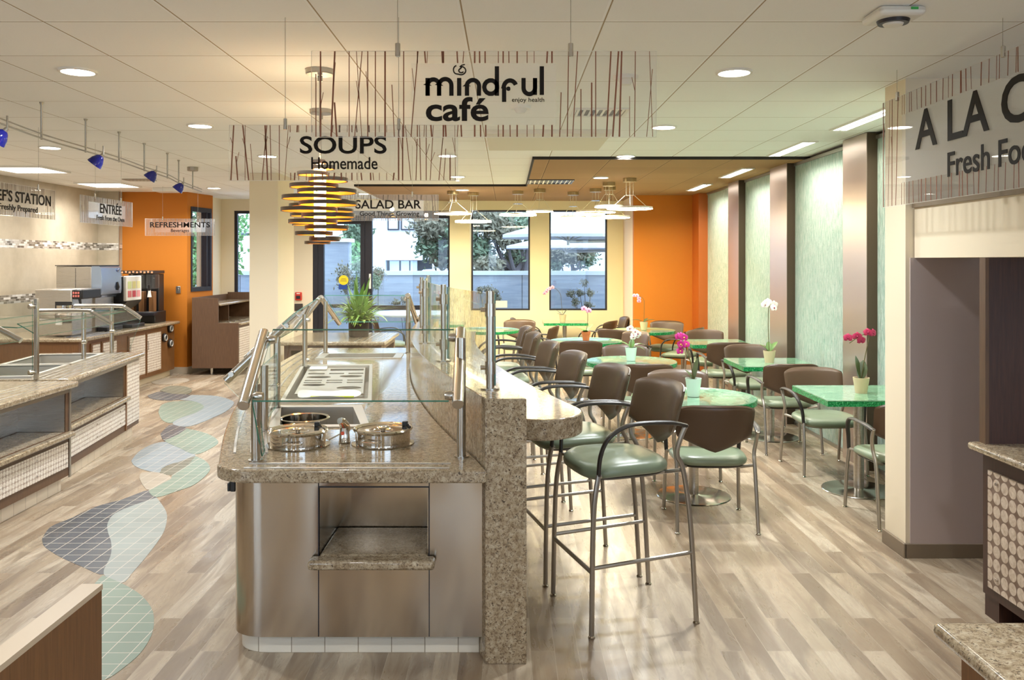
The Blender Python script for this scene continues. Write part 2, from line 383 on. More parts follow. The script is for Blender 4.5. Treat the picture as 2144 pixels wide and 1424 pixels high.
def angq(t0, t1, o0, o1):
    p = lambda t, o: tuple(A+dAB*t+nAB*o); return [p(t0,o0), p(t1,o0), p(t1,o1), p(t0,o1)]
wa = struct('wall_rear_angled', MB().prism(angq(0,1,0,1), 0, CEIL), M['orange'])
cut(wa, [MB().prism(angq(.13,.93,-.5,1.5), 1.27, 2.61)])
wr = thing('window_1', None, None, (-4.92,13.57,1.27), kind='structure')
fr = MB()
for a in ((.13,.18),(.88,.93),(.72,.75)): fr.prism(angq(a[0],a[1],-.1,.6), 1.27, 2.61)
for z in ((1.27,1.34),(2.54,2.61)): fr.prism(angq(.18,.88,-.1,.6), *z)
link('window_frame', fr, M['dark'], wr); link('pane', MB().prism(angq(.18,.88,.2,.25), 1.34, 2.54), M['pane'], wr)
struct('wall_jog', MB().box(-5.1, -4.975, 13.9, YB, 0, CEIL), M['cream'])
wl = struct('wall_rear_left', MB().box(-5.1, -3.39, YB, YB+.22, 0, CEIL), M['cream'])
cut(wl, [MB().box(-4.76,-3.85,YB-.2,YB+.5,.87,2.63)])
wb = struct('wall_rear', MB().box(-3.39, 3.3, YB, YB+.22, 0, CEIL), M['yellow'])
cut(wb, [MB().box(-3.5,-.985,YB-.2,YB+.5,-.2,2.63), MB().box(-.628,.397,YB-.2,YB+.5,.893,2.642), MB().box(.732,1.743,YB-.2,YB+.5,.893,2.642)])
def window(name, x0, x1, z0, z1, fw=.03):
    r = thing(name, None, None, ((x0+x1)/2, YB+.06, z0), kind='structure')
    y0, y1 = YB+.03, YB+.09
    link('window_frame', MB().box(x0,x0+fw,y0,y1,z0,z1).box(x1-fw,x1,y0,y1,z0,z1).box(x0+fw,x1-fw,y0,y1,z0,z0+fw).box(x0+fw,x1-fw,y0,y1,z1-fw,z1), M['dark'], r)
    link('pane', MB().box(x0+fw,x1-fw,YB+.055,YB+.061,z0+fw,z1-fw), M['pane'], r)
window('window_2', -4.76, -3.85, .87, 2.63, .05)
window('window_3', -.628, .397, .893, 2.642)
window('window_4', .732, 1.743, .893, 2.642)
dr = thing('door_1', None, None, (-2.2, YB+.06, 0), kind='structure')
y0, y1 = YB+.02, YB+.12
link('door_frame', MB().box(-3.39,-3.30,y0,y1,0,2.63).box(-2.48,-2.36,y0,y1,0,2.63).box(-1.03,-.985,y0,y1,0,2.63).box(-3.30,-2.48,y0,y1,2.5,2.63)
     .box(-2.36,-1.03,y0,y1,2.5,2.63).box(-2.36,-1.03,y0,y1,.0,.12).box(-2.36,-1.03,y0,y1,.90,.98), M['dark'], dr)
lf = link('door_leaf', MB().box(-3.295,-3.20,y0-.01,y1-.02,.01,2.495).box(-2.56,-2.485,y0-.01,y1-.02,.01,2.495).box(-3.20,-2.56,y0-.01,y1-.02,2.40,2.495)
     .box(-3.20,-2.56,y0-.01,y1-.02,.01,.26).box(-3.20,-2.56,y0-.03,y1-.02,.94,1.0), M['dark'], dr)
link('pane', MB().box(-3.20,-2.56,y0+.03,y0+.036,.26,2.40), M['pane'], lf)
link('pane', MB().box(-2.36,-1.03,y0+.04,y0+.046,.12,2.5), M['pane'], dr)
struct('wall_pilaster', MB().box(-.985,-.635,14.5,YB,0,CEIL-.028), M['yellow'])
struct('wall_right_rear', MB().box(2.018,3.3,13.5,13.62,0,CEIL-.02), M['orange'])
struct('wall_right_corner', MB().box(2.018,3.3,13.62,YB,0,CEIL-.02), mat('pinkish cream paint', (238,214,188), .8, spec=.2))
def m_waterglass():
    m = mat('rippled pale green glass', (176,202,186), .06); t = NT(m)
    n = t.noise(t.geo((1,26,5.5)), 1.6, 5, .65, .5); n2 = t.noise(t.geo((1,70,16)), 1.0, 3, .6)
    t.set(t.b, 'Base Color', t.ramp(n, [(.3, s2l((160,194,180))), (.7, s2l((216,230,218)))]))
    t.bump(t.math('ADD', n, t.math('MULTIPLY', n2, .5)), .75, .04); return m
M['waterglass'] = m_waterglass()
def m_pil():
    m = mat('bronze brushed laminate', (196,178,168), .32, .85); t = NT(m)
    t.bump(t.noise(t.geo((1,90,1.5)), 2, 3, .6), .05, .002); return m
M['pil'] = m_pil(); M['pildark'] = mat('dark bronze return', (84,70,56), .4, .4)
struct('wall_right', MB().box(3.12, 3.3, 5.25, 13.5, 0, CEIL), M['pildark'])
bays = [(5.3,7.07),(7.57,9.09),(9.67,10.99),(11.5,13.05)]
for i, (a, b) in enumerate(bays):
    w = thing('window_%d' % (i+5), None, None, (3.1,(a+b)/2,0), kind='structure')
    link('textured_glass', MB().box(3.09,3.115,a+.02,b,.03,CEIL-.06), M['waterglass'], w)
    link('window_frame', MB().box(3.075,3.12,a,a+.02,0,CEIL-.03).box(3.075,3.12,a+.02,b,0,.03).box(3.075,3.12,a+.02,b,CEIL-.06,CEIL-.03), M['alu'], w)
for i, (a, b) in enumerate([(7.07,7.57),(9.09,9.67),(10.99,11.5)]):
    struct('trim_%d' % (i+3), MB().box(3.0,3.12,a,b,0,CEIL-.005), M['pil'])
    struct('trim_%d' % (i+6), MB().box(3.004,3.12,a-.004,a,0,CEIL-.006), M['pildark'])
struct('trim_9', MB().box(2.95,3.12,13.05,13.5,0,CEIL-.03), mat('burnt orange laminate', (176,92,30), .5))
pier = struct('wall_pier', MB().box(2.352, 5.1, 5.0, 5.27, 0, CEIL), M['cream'])
struct('baseboard_right', MB().box(2.342,3.2,4.985,5.0,0,.085).box(2.335,2.352,4.985,5.28,0,.085), M['darkbase'], bevel=.003)
struct('wall_alcove_shade', MB().box(2.376,3.4,4.99,5.0,.085,1.77), mat('mauve grey alcove shade', (192,176,170), .8, spec=.2))  # thin panel: the shade under the header is put into its colour
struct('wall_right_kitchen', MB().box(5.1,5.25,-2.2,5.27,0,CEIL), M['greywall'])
struct('wall_front', MB().box(-7,5.3,-2.35,-2.2,0,CEIL), M['cream'])
ADDED_OPENINGS = [(-6.0,-3.5),(-2.65,-2.2),(-.75,-.35),(1.0,4.6)]; WF = bpy.data.objects['wall_front']; cut(WF, [MB().box(a,b,-2.6,-2.0,.25,2.6) for a, b in ADDED_OPENINGS])  # openings added behind the camera to let daylight onto ceiling and steel
for i, (a, b) in enumerate(ADDED_OPENINGS):
    added_win = thing('window_%d' % (9+i), None, None, ((a+b)/2,-2.27,.25), kind='structure')  # made-up window, out of view, there only for its daylight
    link('window_frame', MB().box(a,b,-2.31,-2.24,.25,.30).box(a,b,-2.31,-2.24,2.55,2.6).box(a,a+.05,-2.31,-2.24,.30,2.55).box(b-.05,b,-2.31,-2.24,.30,2.55), M['dark'], added_win)
    link('pane', MB().box(a+.05,b-.05,-2.28,-2.274,.30,2.55), M['pane'], added_win)
struct('ground_bounce_added', MB().box(-30,30,-40,-2.35,-.2,-.02), mat('added pale bounce paving', (226,222,214), .85))  # unseen pale ground, added to bounce daylight up to the ceiling
struct('wall_header', MB().box(2.40,2.75,.6,4.99,1.77,2.065), M['cream'])
struct('trim_10', MB().box(2.385,2.75,.6,4.99,2.065,2.092), M['darkbase'])
struct('wall_column', MB().box(-3.153,-2.80,10.35,11.12,0,CEIL), M['cream'], bevel=.006)
struct('baseboard_rear', MB().box(-6.0,-4.985,13.185,13.2,0,.1).prism([tuple(A), tuple(B), tuple(B-nAB*.1), tuple(A-nAB*.1)], 0, .1), M['base'])
struct('baseboard_yellow', MB().box(-.64,2.02,YB-.012,YB,0,.1).box(2.006,2.018,13.5,YB-.012,0,.1).box(2.018,2.95,13.488,13.5,0,.1), M['base'])
# ---------------- ceiling lights ----------------
lights = [
 (163,148,'round downlight in the ceiling nearest the upper left corner'), (105,308,'small downlight above the left track, left of the blue spot heads'),
 (419,262,'downlight left of the hanging soups sign'), (560,326,'downlight seen through the left end of the soups sign'),
 (448,393,'far downlight beside the column and orange wall'), (1537,150,'large downlight right of the wide cafe sign'),
 (1390,265,'downlight at the lower right corner of the wide cafe sign'), (1310,326,'downlight just in front of the brown ceiling edge'),
 (937,325,'downlight behind the right end of the soups sign'), (958,369,'small downlight below the right end of the soups sign'),
 (1258,371,'downlight set in the brown ceiling near the ring pendants'), (968,397,'downlight in the brown ceiling above the glass door'),
 (760,405,'faint downlight seen past the stacked ring lamp near the door')]
for i, (px, py, lab) in enumerate(lights):
    brown = i in (10, 11)
    z = CEIL-.028 if brown else CEIL
    p = on(px, py, z)
    t = thing('ceiling_light', lab, 'ceiling light', (p.x,p.y,z-.012), group='round recessed downlights')
    link('trim_ring', MB().lathe([(.088,0),(.102,0),(.104,.012),(.088,.012)], n=32, closed=True), M['white'], t, local=True)
    link('lens', MB().lathe([(.0,.004),(.086,.004),(.086,.010),(0,.010)], n=28), M['lamp'], t, local=True)
    lamp('downlight and fill beam', (p.x,p.y,z-.016), .16, 22)
for x in (-4.2,-1.4,1.4,3.6):
    for y in (-1.0,1.4): lamp('downlight and fill beam', (x,y,CEIL-.016), .17, 15)  # added out-of-view fill lamps continuing the downlight grid, without fixtures
for x in (-1.2, 1.3): lamp('downlight and fill beam', (x,6.6,CEIL-.016), .17, 14)  # two more area lamps without fixtures
for i, (y, lab) in enumerate([(9.9,'nearer square light panel above the left serving counter'), (11.9,'farther square light panel above the left serving counter')]):
    t = thing('light_panel', lab, 'light panel', (-5.6,y,CEIL-.02), group='square ceiling light panels')
    link('frame', MB().box(-.33,.33,-.33,-.30,0,.02).box(-.33,.33,.30,.33,0,.02).box(-.33,-.30,-.30,.30,0,.02).box(.30,.33,-.30,.30,0,.02), M['white'], t, local=True)
    link('diffuser', MB().box(-.30,.30,-.30,.30,.004,.012), M['panel'], t, local=True)
    lamp('panel light', (-5.6,y,CEIL-.022), .56, 24, (1,.97,.92), shape='SQUARE')
lamp('panel light', (-5.6,7.4,CEIL-.022), .56, 26, (1,.97,.92), shape='SQUARE')
for i, (a, b) in enumerate([(5.75,6.95),(7.6,8.65),(9.55,10.6),(11.5,12.55)]):
    z = CEIL-(.028 if i > 1 else 0)
    t = thing('slot_light', 'slim linear slot light above the rippled glass, '+['nearest the white pier','second from the white pier','third from the white pier, in brown ceiling','farthest from the pier by the orange wall'][i], 'slot light', (2.72,(a+b)/2,z-.012), group='linear slot lights along the glass wall')
    L = (b-a)/2
    link('housing', MB().box(-.075,.075,-L,-L+.02,0,.012).box(-.075,.075,L-.02,L,0,.012).box(-.075,-.055,-L+.02,L-.02,0,.012).box(.055,.075,-L+.02,L-.02,0,.012).box(-.008,.008,-L+.02,L-.02,0,.012), M['white'], t, local=True)
    for sx in (-1, 1): link('lens', MB().box(sx*.0315-.0235,sx*.0315+.0235,-L+.02,L-.02,.003,.008), M['slot'], t, local=True)
    lamp('slot beam', (2.72,(a+b)/2,z-.016), .1, 16, (1,.93,.8), shape='RECTANGLE', size_y=b-a)
# ---------------- salad bar island, curved wall, eating bar ----------------
def cw(y): t = y-3.676; return -.085-.325*t+.033*t*t          # left face of the curved wall
def cs(y): return -.325+.066*(y-3.676)
def off(y, d):                                                # a point d to the right of that face
    s = cs(y); n = math.hypot(1, s); return (cw(y)+d/n, y-d*s/n)
ys = [3.676+(8.75-3.676)*i/24 for i in range(25)]
EDGE = 1.17
def footprint(y0, y1, left, right, r=.14, n=24):
    """island outline: right side follows the curved wall, left side the same curve moved left; rounded front left corner"""
    Y = [y0+(y1-y0)*i/n for i in range(n+1)]
    rt = [(cw(max(y,3.676))-right, y) for y in Y]
    lt = [(cw(y)-left, y) for y in Y if y > y0+r]
    xl = cw(y0+r)-left
    arc = [(xl+r*1.25-r*1.25*math.sin(a), y0+r-r*math.cos(a)) for a in [math.pi/2*k/7 for k in range(8)]][::-1]
    return rt+lt[::-1]+arc
IZ = .855
def m_front():
    m = M['steel_panel']; t = NT(m); tg = t.n('ShaderNodeTangent', direction_type='RADIAL', axis='Z'); t.t.links.new(tg.outputs[0], t.b.inputs['Tangent'])
    t.b.inputs['Anisotropic'].default_value = .85; t.b.inputs['Anisotropic Rotation'].default_value = .25; t.b.inputs['Roughness'].default_value = .17
    for l in list(t.t.links):
        if l.to_socket in (t.b.inputs['Roughness'], t.b.inputs['Normal']): t.t.links.remove(l)
    t.bump(t.noise(t.geo((1,1,.8)), 2.2, 1, .4), .5, .03)
m_front()
isl = thing('salad_bar', 'long curved salad bar island with granite top and stainless steel front', 'salad bar', (-.7, 3.8, 0))
body = link('cabinet_body', MB().prism(footprint(3.735, 8.65, 1.09, .004, .12), .092, IZ-.058), M['steel_panel'], isl, angle=.5)
cut(body, [MB().box(-.835,-.345,3.4,4.14,.405,.752)])
link('toe_kick', MB().prism(footprint(3.785, 8.6, 1.06, .006, .12), 0, .092), m_tilegrid('cream toe tile', (226,216,198), .149, (150,136,116), .3, 'xz', (.07,0,.03)), isl)
def slab(poly, z0, z1, r=.022):
    """granite slab with a rounded nose: three stacked outlines"""
    mb = MB(); n = len(poly); cx = sum(p[0] for p in poly)/n; cy = sum(p[1] for p in poly)/n
    return mb.prism(poly, z0, z1)
top = link('granite_top', slab(footprint(3.62, 8.75, EDGE, .003, .15), IZ-.056, IZ), M['granite'], isl, bevel=.02, seg=4, angle=.5)
def wellbox(a, b, c, d, inset, z0, z1):     # quad in world coordinates (front-left, front-right, back-right, back-left)
    P = [Vector((*p, 0)) for p in (a, b, c, d)]; ce = sum(P, Vector())/4
    return [tuple((ce+(p-ce)*(1-inset/max((p-ce).length, .01)))[:2]) for p in P]
W1 = ((-1.275,4.53),(-.738,4.56),(-.90,5.24),(-1.44,5.22))
W2 = ((-1.445,5.38),(-.865,5.40),(-1.165,7.32),(-1.766,7.28))
W3 = ((-1.76,7.75),(-.98,7.80),(-1.00,8.22),(-1.79,8.17))
cutters = []
for w in (W1, W2, W3):
    cutters.append(MB().prism(wellbox(*w, .02, 0, 0), IZ-.5, IZ+.2))
cut(top, cutters); cut(body, [MB().prism(wellbox(*w, .019, 0, 0), IZ-.25, IZ+.2) for w in (W1, W2, W3)])
def well(w, name, depth, lab=None):
    P = wellbox(*w, .0, 0, 0); Q = wellbox(*w, .085, 0, 0); mb = MB()
    z = IZ+.006
    n = 4
    vs = [(x,y,IZ-.002) for x,y in P]+[(x,y,z) for x,y in P]+[(x,y,z) for x,y in Q]+[(x,y,z-depth) for x,y in Q]
    fs = []
    for k in range(3): fs += [(k*4+i, k*4+(i+1)%4, (k+1)*4+(i+1)%4, (k+1)*4+i) for i in range(4)]
    fs.append((12,13,14,15)); mb.add(vs, fs)
    o = link(name, mb, M['steel_sink'] , isl, smooth=False)
    return o
M['steel_sink'] = mat('satin steel basin', (196,190,180), .38, .75)
w1 = well(W1, 'soup_well', .2); w2 = well(W2, 'cold_pan_well', .14); w3 = well(W3, 'crouton_well', .16)
# template plate with shaped cut-outs over the cold pan
def lerp2(w, u, v): 
    a, b, c, d = [Vector((*p,0)) for p in w]; p = (a+(b-a)*u); q = (d+(c-d)*u); r = p+(q-p)*v; return (r.x, r.y)
plate = link('template_plate', MB().prism([lerp2(W2,.10,.22), lerp2(W2,.90,.22), lerp2(W2,.90,.965), lerp2(W2,.10,.965)], IZ-.022, IZ-.014), M['steel_sink'], isl, smooth=False)
holes = []
def hole(pts): holes.append(MB().prism([lerp2(W2,u,v) for u,v in pts], IZ-.1, IZ+.1))
def rect(u0,u1,v0,v1): hole([(u0,v0),(u1,v0),(u1,v1),(u0,v1)])
def oval(u,v,ru,rv): hole([(u+ru*math.cos(a),v+rv*math.sin(a)) for a in [2*math.pi*k/24 for k in range(24)]])
oval(.28,.44,.14,.030); oval(.72,.36,.15,.036); hole([(.58,.27),(.70,.245),(.82,.27),(.70,.30)])
for u0, u1 in ((.14,.36),(.42,.62),(.68,.88)):
    rect(u0,u1,.49,.515); rect(u0,u1,.55,.575)
oval(.30,.66,.16,.03); oval(.72,.68,.15,.034)
for u0, u1 in ((.14,.36),(.42,.62),(.68,.88)): rect(u0,u1,.75,.785)
rect(.42,.88,.86,.92)
cut(plate, holes)
t = thing('serving_tray', 'white wavy serving tray lying in the cold pan behind the soup well', 'tray', (-1.29,5.62,IZ-.02))
tr = MB(); 
pts = [lerp2(W2, .5+.36*math.cos(a)*(1+.06*math.cos(3*a)), .125+.085*math.sin(a)) for a in [2*math.pi*k/40 for k in range(40)]]
cxy = Vector((sum(p[0] for p in pts)/40, sum(p[1] for p in pts)/40))
rings = []
for s, z in ((.0,.004),(.7,.004),(.86,.02),(1,.042),(1.0,.046),(.85,.026),(.69,.009),(.0,.009)):
    rings.append([(cxy.x+(p[0]-cxy.x)*s, cxy.y+(p[1]-cxy.y)*s, IZ-.03+z+(.010*math.sin(3*2*math.pi*i/40) if s > .9 else 0)) for i, p in enumerate(pts)]+[0])
for r in rings: r[-1] = r[0]
tr.grid(rings); link('dish', tr, M['white'], t)
tag(link('cutting_strip', MB().box(-1.28,-1.0,5.50,5.53,IZ+.008,IZ+.016), mat('lime yellow plastic', (202,214,40), .4)), 'thin lime yellow strip lying across the near edge of the cold pan', 'strip')
tag(link('serving_tray', MB().prism([lerp2(W2,.13,.87), lerp2(W2,.37,.87), lerp2(W2,.37,.95), lerp2(W2,.13,.95)], IZ-.012, IZ+.002), M['white'], bevel=.004), 'flat white tray at the far left corner of the cold pan', 'tray')
# grooved tray slide strips
st = MB()
for y in (3.665, 3.745): st.box(-1.14,-.25,y-.006,y+.006,IZ-.002,IZ+.003)
link('tray_slide_strips', st, M['steel'], isl)
st = MB()
for d in (1.10, 1.02, .95):
    pts = [(cw(y)-d, y, IZ+.001) for y in [3.95+(8.6-3.95)*k/20 for k in range(21)]]
    for (x0,y0_,z),(x1,y1_,_) in zip(pts, pts[1:]):
        st.add([(x0-.006,y0_,z),(x0+.006,y0_,z),(x1+.006,y1_,z),(x1-.006,y1_,z),(x0-.006,y0_,z+.003),(x0+.006,y0_,z+.003),(x1+.006,y1_,z+.003),(x1-.006,y1_,z+.003)],[(0,1,5,4),(1,2,6,5),(2,3,7,6),(3,0,4,7),(4,5,6,7)])
link('tray_slide_strips', st, M['steel'], isl, smooth=False)
# niche shelf and panel seams
sh = link('niche_shelf', MB().box(-.865,-.315,3.655,3.733,.412,.454).box(-.833,-.347,3.733,4.13,.412,.4545), M['granite'], isl, bevel=.014, seg=3)
link('panel_seams', MB().box(-.834,-.830,3.7325,3.7345,.095,.795).box(-.346,-.342,3.7325,3.7345,.095,.795).box(-.83,-.346,3.731,3.7345,.752,.757), M['dark'], isl, smooth=False)
link('niche_lining', MB().box(-.832,-.828,3.742,4.138,.455,.75).box(-.352,-.348,3.742,4.138,.455,.75).box(-.828,-.352,4.13,4.138,.455,.75), M['steel_panel'], isl, smooth=False)
link('outlet_cover', MB().box(-1.31,-1.285,4.0,4.06,.66,.76).box(-1.325,-1.31,4.005,4.055,.66,.70).box(-1.325,-1.31,4.005,4.055,.72,.75), M['black'], isl, bevel=.004)
# curved granite wall
WZ = 1.153
wp = [(cw(y), y) for y in ys]+[off(y, .178) for y in ys][::-1]
wp[0] = (-.095, 3.676); wp[-1] = (.085, 3.676)
cwall = link('granite_half_wall', MB().prism(wp, 0, WZ), M['granite'], None, bevel=.004, angle=.5)
tag(cwall, 'tall curved granite half wall dividing the salad bar from the eating bar', 'half wall')
BZ = 1.03
yb = [3.82+(8.7-3.82)*i/24 for i in range(25)]
inner = [off(y, .181) for y in yb]; outer = [off(y, .565) for y in yb if y > 4.0]
e = Vector((*off(4.0,.565),0)); c0 = Vector((*off(3.72,.185),0))
endc = [tuple(v[:2]) for v in smooth_pts([(inner[0][0], inner[0][1],0), (inner[0][0]+.14, inner[0][1]-.03,0), (inner[0][0]+.27, inner[0][1]+.055,0), (outer[0][0]+.015, outer[0][1]-.12,0), (outer[0][0], outer[0][1], 0)], 5)][1:-1]
bar = link('eating_bar', MB().prism(inner[::-1]+endc+outer, BZ-.098, BZ), M['granite'], None, bevel=.008, seg=3, angle=.5)
tag(bar, 'narrow curved granite eating bar with a rounded end beside the stools', 'bar counter')
# ---- sneeze guard of the island ----
g = thing('sneeze_guard', 'steel and glass sneeze guard standing on the salad bar island', 'sneeze guard', (-.7,3.9,IZ))
def clamp(p, d, parent, s=.02):
    d = Vector(d).normalized(); p = Vector(p)
    link('glass_clamp', MB().tube([p, p+d*.02, p+d*.045], [s*.6, s, s*.8], 12), M['tube'], parent)
posts = [(-1.128,3.80,1.20),(-1.285,4.48,1.20),(-1.40,5.15,1.26),(-1.72,7.2,1.30),(-1.77,8.25,1.36),(-.21,3.875,1.40),(-.965,8.25,1.40)]
for x, y, z in posts:
    p = link('post', MB().tube([(x,y,IZ),(x,y,z)], .021, 14), M['tube'], g)
    link('foot_flange', MB().lathe([(.022,.0005),(.034,.0005),(.034,.006),(.022,.006)], (x,y,IZ), 20, closed=True), M['tube'], p)
arms = [((-1.177,4.10,1.405),(-1.123,3.60,1.135)), ((-1.356,5.15,1.352),(-1.70,5.12,1.027)), ((-1.536,6.19,1.36),(-1.90,6.15,1.04)), ((-1.81,8.22,1.40),(-2.05,8.15,1.08)),
        ((-.225,4.10,1.415),(-.21,3.60,1.14)), ((-1.81,8.22,1.40),(-1.73,8.72,1.11)), ((-.965,8.22,1.42),(-.93,8.72,1.12))]
for a, b in arms:
    o = link('arm', MB().tube([a, b], .026, 14), M['tube'], g, bevel=.003)
    d = (Vector(b)-Vector(a)).normalized()
for (px_, py_, pz), (x, y, z) in zip([p for p in posts if p[0] < -.3][2:5], [arms[1][0], arms[2][0], arms[3][0]]): pass
link('brace', MB().tube([(-1.40,5.15,1.25),(-1.39,5.15,1.33)], .016), M['tube'], g)
link('brace', MB().tube([(-1.128,3.80,1.18),(-1.145,3.82,1.255)], .016), M['tube'], g)
link('brace', MB().tube([(-1.72,7.2,1.28),(-1.68,7.2,1.37)], .016), M['tube'], g)
def pane(p, n, th=.008, m='guard', parent=g, name='glass_pane'):
    p = [Vector(v) for v in p]; nn = Vector(n).normalized()*th
    vs = p+[v+nn for v in p]; k = len(p)
    o = link(name, MB().add(vs, [tuple(range(k)), tuple(range(k,2*k))[::-1]]), M[m], parent, smooth=False)
    e = MB()
    e.add(vs, [(i,(i+1)%k,k+(i+1)%k,k+i) for i in range(k)])
    link('glass_edge', e, M['gedge'], o, smooth=False)
    return o
pane([(-1.14,4.12,1.42),(-.26,4.12,1.42),(-.25,3.62,1.155),(-1.09,3.62,1.155)], (0,.5,-1))
for p in ((-1.15,4.05,1.375),(-.235,4.05,1.385),(-1.10,3.66,1.165),(-.225,3.66,1.17)): clamp(p, (1 if p[0]<-.5 else -1,0,0), g, .022)
pane([(-1.155,3.85,1.24),(-1.10,3.65,1.13),(-1.115,3.84,IZ+.01),(-1.135,3.95,IZ+.01)], (1,0,0), .006)
pane([(-1.70,5.09,1.02),(-1.43,5.11,1.28),(-1.43,5.11,IZ+.02),(-1.56,5.10,IZ+.02)], (0,-1,0), .006)
pane([(-1.54,6.17,1.38),(-1.37,5.18,1.37),(-1.71,5.16,1.05),(-1.89,6.12,1.06)], (.3,0,-1))
pane([(-1.81,8.20,1.41),(-1.55,6.22,1.38),(-1.90,6.2,1.06),(-2.05,8.12,1.09)], (.3,0,-1))
pane([(-1.78,8.25,1.42),(-1.0,8.25,1.42),(-.96,8.70,1.13),(-1.70,8.70,1.13)], (0,-.5,-1))
pane([(-1.30,4.52,IZ+.03),(-1.385,5.08,IZ+.03),(-1.385,5.08,1.2),(-1.30,4.52,1.2)], (1,0,0), .006)
for p, d in [((-1.40,5.15,1.0),(0,-1,0)),((-1.72,7.2,1.25),(1,0,0)),((-1.72,7.2,.91),(1,0,0)),((-1.60,6.18,1.28),(0,-1,0)),((-1.86,6.15,1.08),(0,-1,0)),((-1.66,5.13,1.07),(0,-1,0)),((-1.85,8.2,1.38),(1,0,0)),((-1.78,8.6,1.17),(1,0,0)),((-.97,8.3,1.38),(-1,0,0))]: clamp(p, d, g)
# ---- soup crocks, faucet, pot ----
def crock(x, y, rz, label):
    t = thing('soup_crock', label, 'soup pot', (x,y,IZ), rz, 'lidded soup crocks')
    link('flange', MB().lathe([(.13,.0),(.152,.0),(.154,.004),(.13,.006)], n=40, closed=True), M['chrome'], t, local=True)
    link('crock_wall', MB().lathe([(.133,.001),(.134,.06),(.142,.064),(.146,.072),(.141,.078),(.134,.074),(.127,.068),(.127,.001)], n=48, closed=True), M['chrome'], t, local=True)
    ld = link('lid', MB().lathe([(.126,.058),(.126,.066),(.115,.068),(.05,.066),(.046,.062),(.0,.060),(0,.055),(.12,.055)], n=48, closed=True), M['chrome'], t, local=True)
    link('knob', MB().lathe([(.0,.0),(.012,.0),(.014,.010),(.03,.014),(.032,.018),(.028,.021),(0,.023)], (0,0,.061), 24), M['chrome'], ld, local=True)
    link('handle', MB().tube(smooth_pts([(-.045,-.128,.035),(-.045,-.152,.034),(-.03,-.162,.033),(.03,-.162,.033),(.045,-.152,.034),(.045,-.128,.035)], 4), .0035, 8), M['chrome'], t, local=True)
    link('ladle_stub', MB().box(.06,.085,.10,.125,.066,.09), M['black'], t, local=True, bevel=.004)
crock(-1.02, 4.13, .05, 'lidded stainless soup crock left of the small faucet')
crock(-.612, 4.17, -.25, 'lidded stainless soup crock right of the small faucet')
t = thing('faucet', 'small chrome pull-down faucet standing between two soup crocks', 'faucet', (-.803,4.18,IZ))
link('base', MB().lathe([(0,0),(.028,0),(.030,.004),(.027,.008),(.024,.05),(.023,.075),(0,.078)], n=24), M['chrome'], t, local=True)
link('spout', MB().tube([(.004,.02,.06),(0,.0,.085),(-.006,-.035,.112),(-.012,-.06,.118)], [.024,.024,.019,.014], 14), M['chrome'], t, local=True)
link('lever', MB().tube([(-.02,-.018,.045),(-.07,-.03,.02)], .0035, 8), M['chrome'], t, local=True)
link('hot_mark', MB().tube([(-.004,-.024,.05),(-.004,-.031,.051)], .009, 14), mat('orange red cap', (226,80,40), .4), t, local=True)
t = thing('soup_pot', 'open round steel inset pot sunk in the front well behind the crocks', 'soup pot', (-1.165,4.87,IZ-.16))
link('pot_wall', MB().lathe([(.0,.0),(.12,.0),(.128,.145),(.140,.150),(.143,.156),(.138,.16),(.124,.155),(.118,.008),(0,.008)], n=44), M['chrome'], t, local=True)
# ---- glass partition on the half wall ----
g2 = thing('glass_partition', 'curved etched glass partition on steel posts along the half wall top', 'glass partition', (-.2,4.2,WZ))
def m_etched():
    m = m_glass('etched speckled glass', (.95,.98,.94), haze=.5, hazecol=(.80,.72,.52), refl=.4, base=.05); nt = m.node_tree
    g_ = nt.nodes.new('ShaderNodeNewGeometry'); mp = nt.nodes.new('ShaderNodeMapping'); mp.inputs['Scale'].default_value = (120,120,26); nt.links.new(g_.outputs['Position'], mp.inputs[0])
    n1 = nt.nodes.new('ShaderNodeTexNoise'); n1.inputs['Scale'].default_value = 1.2; n1.inputs['Detail'].default_value = 3; nt.links.new(mp.outputs[0], n1.inputs['Vector'])
    r = nt.nodes.new('ShaderNodeValToRGB'); r.color_ramp.elements[0].position = .5; r.color_ramp.elements[0].color = (.06,.06,.06,1); r.color_ramp.elements[1].position = .62; r.color_ramp.elements[1].color = (.42,.42,.42,1)
    nt.links.new(n1.outputs[0], r.inputs[0]); nt.links.new(r.outputs[0], nt.nodes['hazemix'].inputs[0]); return m
M['etched'] = m_etched()
py = [3.93, 5.05, 6.15, 7.39, 8.5]
P = [off(y, .09) for y in py]
for i, (x, y) in enumerate(P):
    p = link('post', MB().tube([(x,y,WZ),(x,y,1.61)], .0165 if i else .02, 14), M['tube'], g2)
    link('foot_flange', MB().lathe([(.017,.0005),(.045,.0005),(.045,.006),(.017,.006)], (x,y,WZ), 22, closed=True), M['tube'], p)
    for z in (WZ+.10, WZ+.37): link('collar', MB().lathe([(.0168,-.03),(.025,-.03),(.025,.03),(.0168,.03)], (x,y,z), 18, closed=True).tube([(x-.02,y+.0,z),(x-.045,y,z)], .011, 10), M['tube'], p)
for i in range(4):
    Y = [py[i]+.02+(py[i+1]-py[i]-.04)*k/8 for k in range(9)]
    a = [off(y, .115) for y in Y]; b = [off(y, .123) for y in Y]
    mb = MB(); z0, z1 = WZ+.012, 1.595
    mb.grid([[(*p, z0) for p in a],[(*p, z1) for p in a]]); mb.grid([[(*p, z0) for p in b],[(*p, z1) for p in b]])
    o = link('glass_pane', mb, M['etched'], g2)
    e = MB(); e.grid([[(*p, z1) for p in a],[(*p, z1) for p in b]]); e.quad((*a[0],z0),(*b[0],z0),(*b[0],z1),(*a[0],z1)); e.quad((*a[-1],z0),(*b[-1],z0),(*b[-1],z1),(*a[-1],z1))
    link('glass_edge', e, M['gedge'], o, smooth=False)
